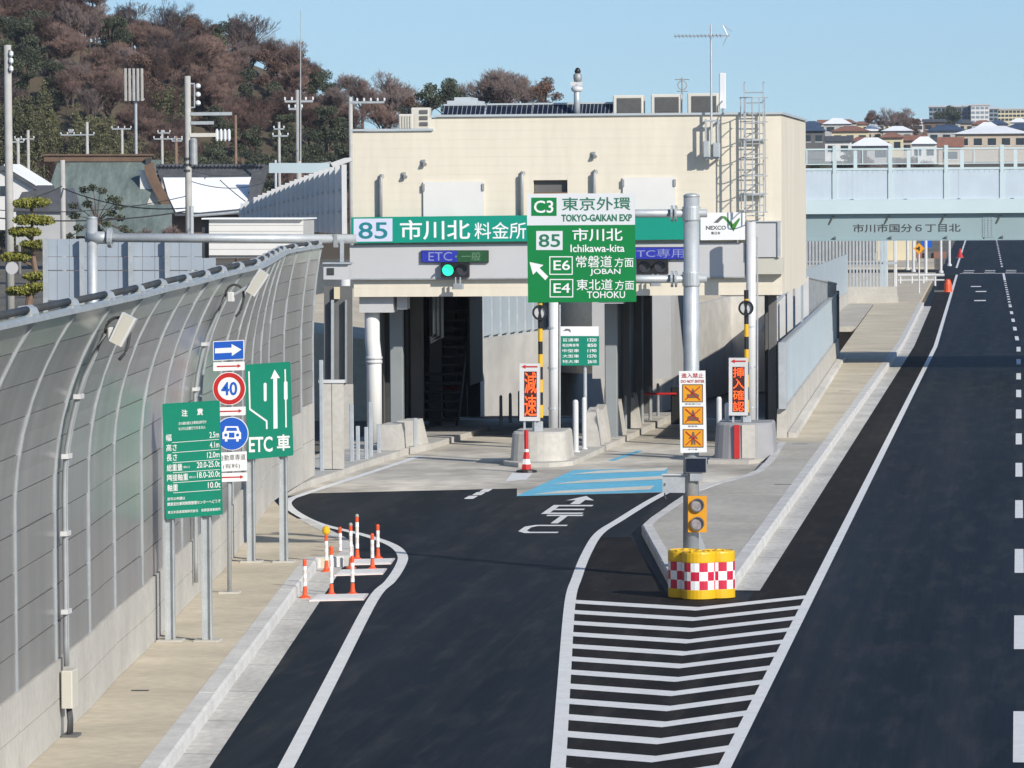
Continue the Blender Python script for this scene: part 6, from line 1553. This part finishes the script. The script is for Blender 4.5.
for i in range(16):
    px = 806+i*8.5; Y = 760+rg2.uniform(0,50); z = 8*(Y-690)/130
    p = at(px,160,Y); plant(('bare','ever','bareg','russet')[rg2.randrange(4)], (p.x,Y,z-1), rg2.uniform(.45,.7), px, 'low tree on the slope seen through the clear bridge screens', 'trees on the slope behind the screens')

# street clutter beyond the bridge
def flat_sign(px0,py0,px1,py1,Y,mm,label,name='road_sign'):
    p = at((px0+px1)/2,py1,Y); t = T(name, label, 'sign', (p.x,Y+.1,0)); P('plate', MB().prect(px0,py0,px1,py1,Y,.05), M[mm], t)
    P('post', MB().cyl((p.x,Y+.1,0),(p.x,Y+.1,at(px0,py0,Y).z),.05,n=8), M['whitesteel'], t); return t
Y = gp(919,293,.2).y; c = at(919,248.5,Y); r = 5.6*Y/F_PX
t = T('warning_sign', 'yellow diamond warning sign under the bridge', 'sign', (c.x,Y,.1))
P('plate', MB().vprism([(c.x,c.z-r),(c.x+r,c.z),(c.x,c.z+r),(c.x-r,c.z)], Y, Y+.05), M['amber'], t)
P('symbol', MB().vprism([(c.x-r*.5,c.z-.06),(c.x-r*.1,c.z-.06),(c.x-.05,c.z-r*.4),(c.x+.05,c.z-r*.4),(c.x+.06,c.z+r*.35),(c.x-.05,c.z+r*.35),(c.x-.05,c.z+.06),(c.x-r*.5,c.z+.06)], Y-.01, Y-.002), M['black'], t)
P('post', MB().cyl((c.x,Y+.1,.1),(c.x,Y+.1,c.z+r*.6),.05,n=8), M['whitesteel'], t)
flat_sign(921.5,234,932,247.5,430,'blue','blue sign behind the yellow diamond')
for i,(px,yb_) in enumerate(((907.5,270),(913.5,272),(926,284),(941,273),(949.5,266))):
    p = gp(px,yb_); t = T('street_post', 'white street post %s beyond the bridge' % ('left of the yellow sign','just beside the yellow sign','thick, right of the yellow sign','near the road edge','nearest the far crossing')[i], 'post', (p.x,p.y,0), 'white posts beyond the bridge')
    P('pole', MB().cyl((p.x,p.y,0),(p.x,p.y,6),.11,n=8), M['whitesteel'], t); P('collar', MB().lathe((p.x,p.y,0), [(.2,0),(.2,.15),(.12,.2)], 10), M['whitesteel'], t)
p, q = gp(898,286), gp(945,285)
t = T('guard_rail', 'low white guard rail at the end of the sidewalk', 'guard rail', ((p.x+q.x)/2,p.y,0))
P('rail', MB().cyl((p.x,p.y,.75),(q.x,p.y,.75),.1,n=8), M['whitesteel'], t); P('rail', MB().cyl((p.x,p.y,.4),(q.x,p.y,.4),.06,n=8), M['whitesteel'], t)
for i in range(4): x = p.x+(q.x-p.x)*(i+.2)/4; P('post', MB().cyl((x,p.y,0),(x,p.y,.8),.07,n=8), M['whitesteel'], t)
p = gp(948,292); t = T('traffic_cone', 'orange red cone marker at the kerb by the far crossing', 'cone', (p.x,p.y,0))
P('body', MB().lathe((p.x,p.y,0), [(.32,0),(.28,.1),(.25,.5),(.16,.8),(.05,.85)], 12), M['orange'], t); P('foot', MB().box(p.x-.9,p.x+.2,p.y-.15,p.y+.15,.0,.12), M['dgrey'], t)
p = gp(960,258); t = T('traffic_cone', 'small red cone on the road beyond the crossing', 'cone', (p.x,p.y,0))
P('body', MB().lathe((p.x,p.y,0), [(.35,0),(.2,.4),(.05,.9)], 10), M['red'], t); P('foot', MB().box(p.x-.4,p.x+.4,p.y-.4,p.y+.4,0,.05), M['dgrey'], t)
for i,(px,mm,lab) in enumerate(((922,'redroof','red work barrier left of the road beyond the crossing'),(931,'dgrey','dark work barrier between the red ones'),(940,'redroof','red work barrier nearest the road beyond the crossing'))):
    p = gp(px,264); t = T('work_barrier', lab, 'barrier', (p.x,p.y,0), 'work barriers beyond the crossing')
    P('board', MB().box(p.x-.55,p.x+.55,p.y,p.y+.1,.5,1.1), M[mm], t)
    for k in (-.4,.4): P('leg', MB().box(p.x+k-.04,p.x+k+.04,p.y-.2,p.y+.3,0,.5), M['dgrey'], t)
O('far_sidewalk', MB().prism([(-40,430),(-7,430),(-8.5,520),(-40,520)], -.05, .12), M['walk'], kind='structure')
t = T('far_wall', 'cream wall of the lot beyond the far crossing', 'wall', (-14,470,.1))
P('panel', MB().box(-13,-9.3,470,470.3,.1,4.2), M['ivory'], t); P('panel', MB().box(-24,-13.1,466,466.3,.1,3.0), M['dgrey'], t)

# equipment at the end of the noise barrier
Y = 127.0; q = at(336,279,Y)
t = T('camera_box', 'grey camera box on a bracket at the end of the barrier', 'camera', (q.x,Y,q.z))
P('housing', MB().prect(323.5,264,349,279.5,Y,.5), M['greyp'], t); P('hood', MB().prect(322.5,262.5,350,264,Y-.1,.65), M['galv'], t)
P('bracket', MB().prect(340,240,343.5,262,Y+.2,.1), M['galv'], t); P('lens_plate', MB().prect(327,268,334,275,Y-.02,.018), M['dark'], t)
t = T('shade_backdrop', 'added dark backdrop for the shaded gap behind the left white support pole', 'screen', (at(340,385,137.5).x,137.5,.1))  # dark panel added as the shade of the open gap here
P('panel', MB().prect(324,286,352,384,137.5,.1), M['dgrey'], t); P('frame', MB().prect(331,300,333.5,383,137.3,.15), M['galv'], t); P('frame', MB().prect(345,300,346.5,383,137.3,.15), M['galv_d'], t)
P('lit_piece', MB().prect(334,287,339.5,299,137.35,.1), M['ivory'], t)  # ivory colour stands in for a sunlit bit within the gap
P('foot', MB().box(at(324,300,137.5).x,at(352,300,137.5).x,137.5,137.62,.1,at(340,384.2,137.5).z), M['conc'], t)

hz = MB().box(-1500,1500,-60,2600,-8,75)
m = bpy.data.materials.new('haze_air'); m.use_nodes = True; n = m.node_tree.nodes; n.clear()
out = n.new('ShaderNodeOutputMaterial'); pv_ = n.new('ShaderNodeVolumePrincipled'); pv_.inputs['Color'].default_value = (.80,.88,1,1); pv_.inputs['Density'].default_value = .00008; pv_.inputs['Anisotropy'].default_value = .2
m.node_tree.links.new(pv_.outputs[0], out.inputs['Volume'])
O('haze', hz, m, kind='stuff')
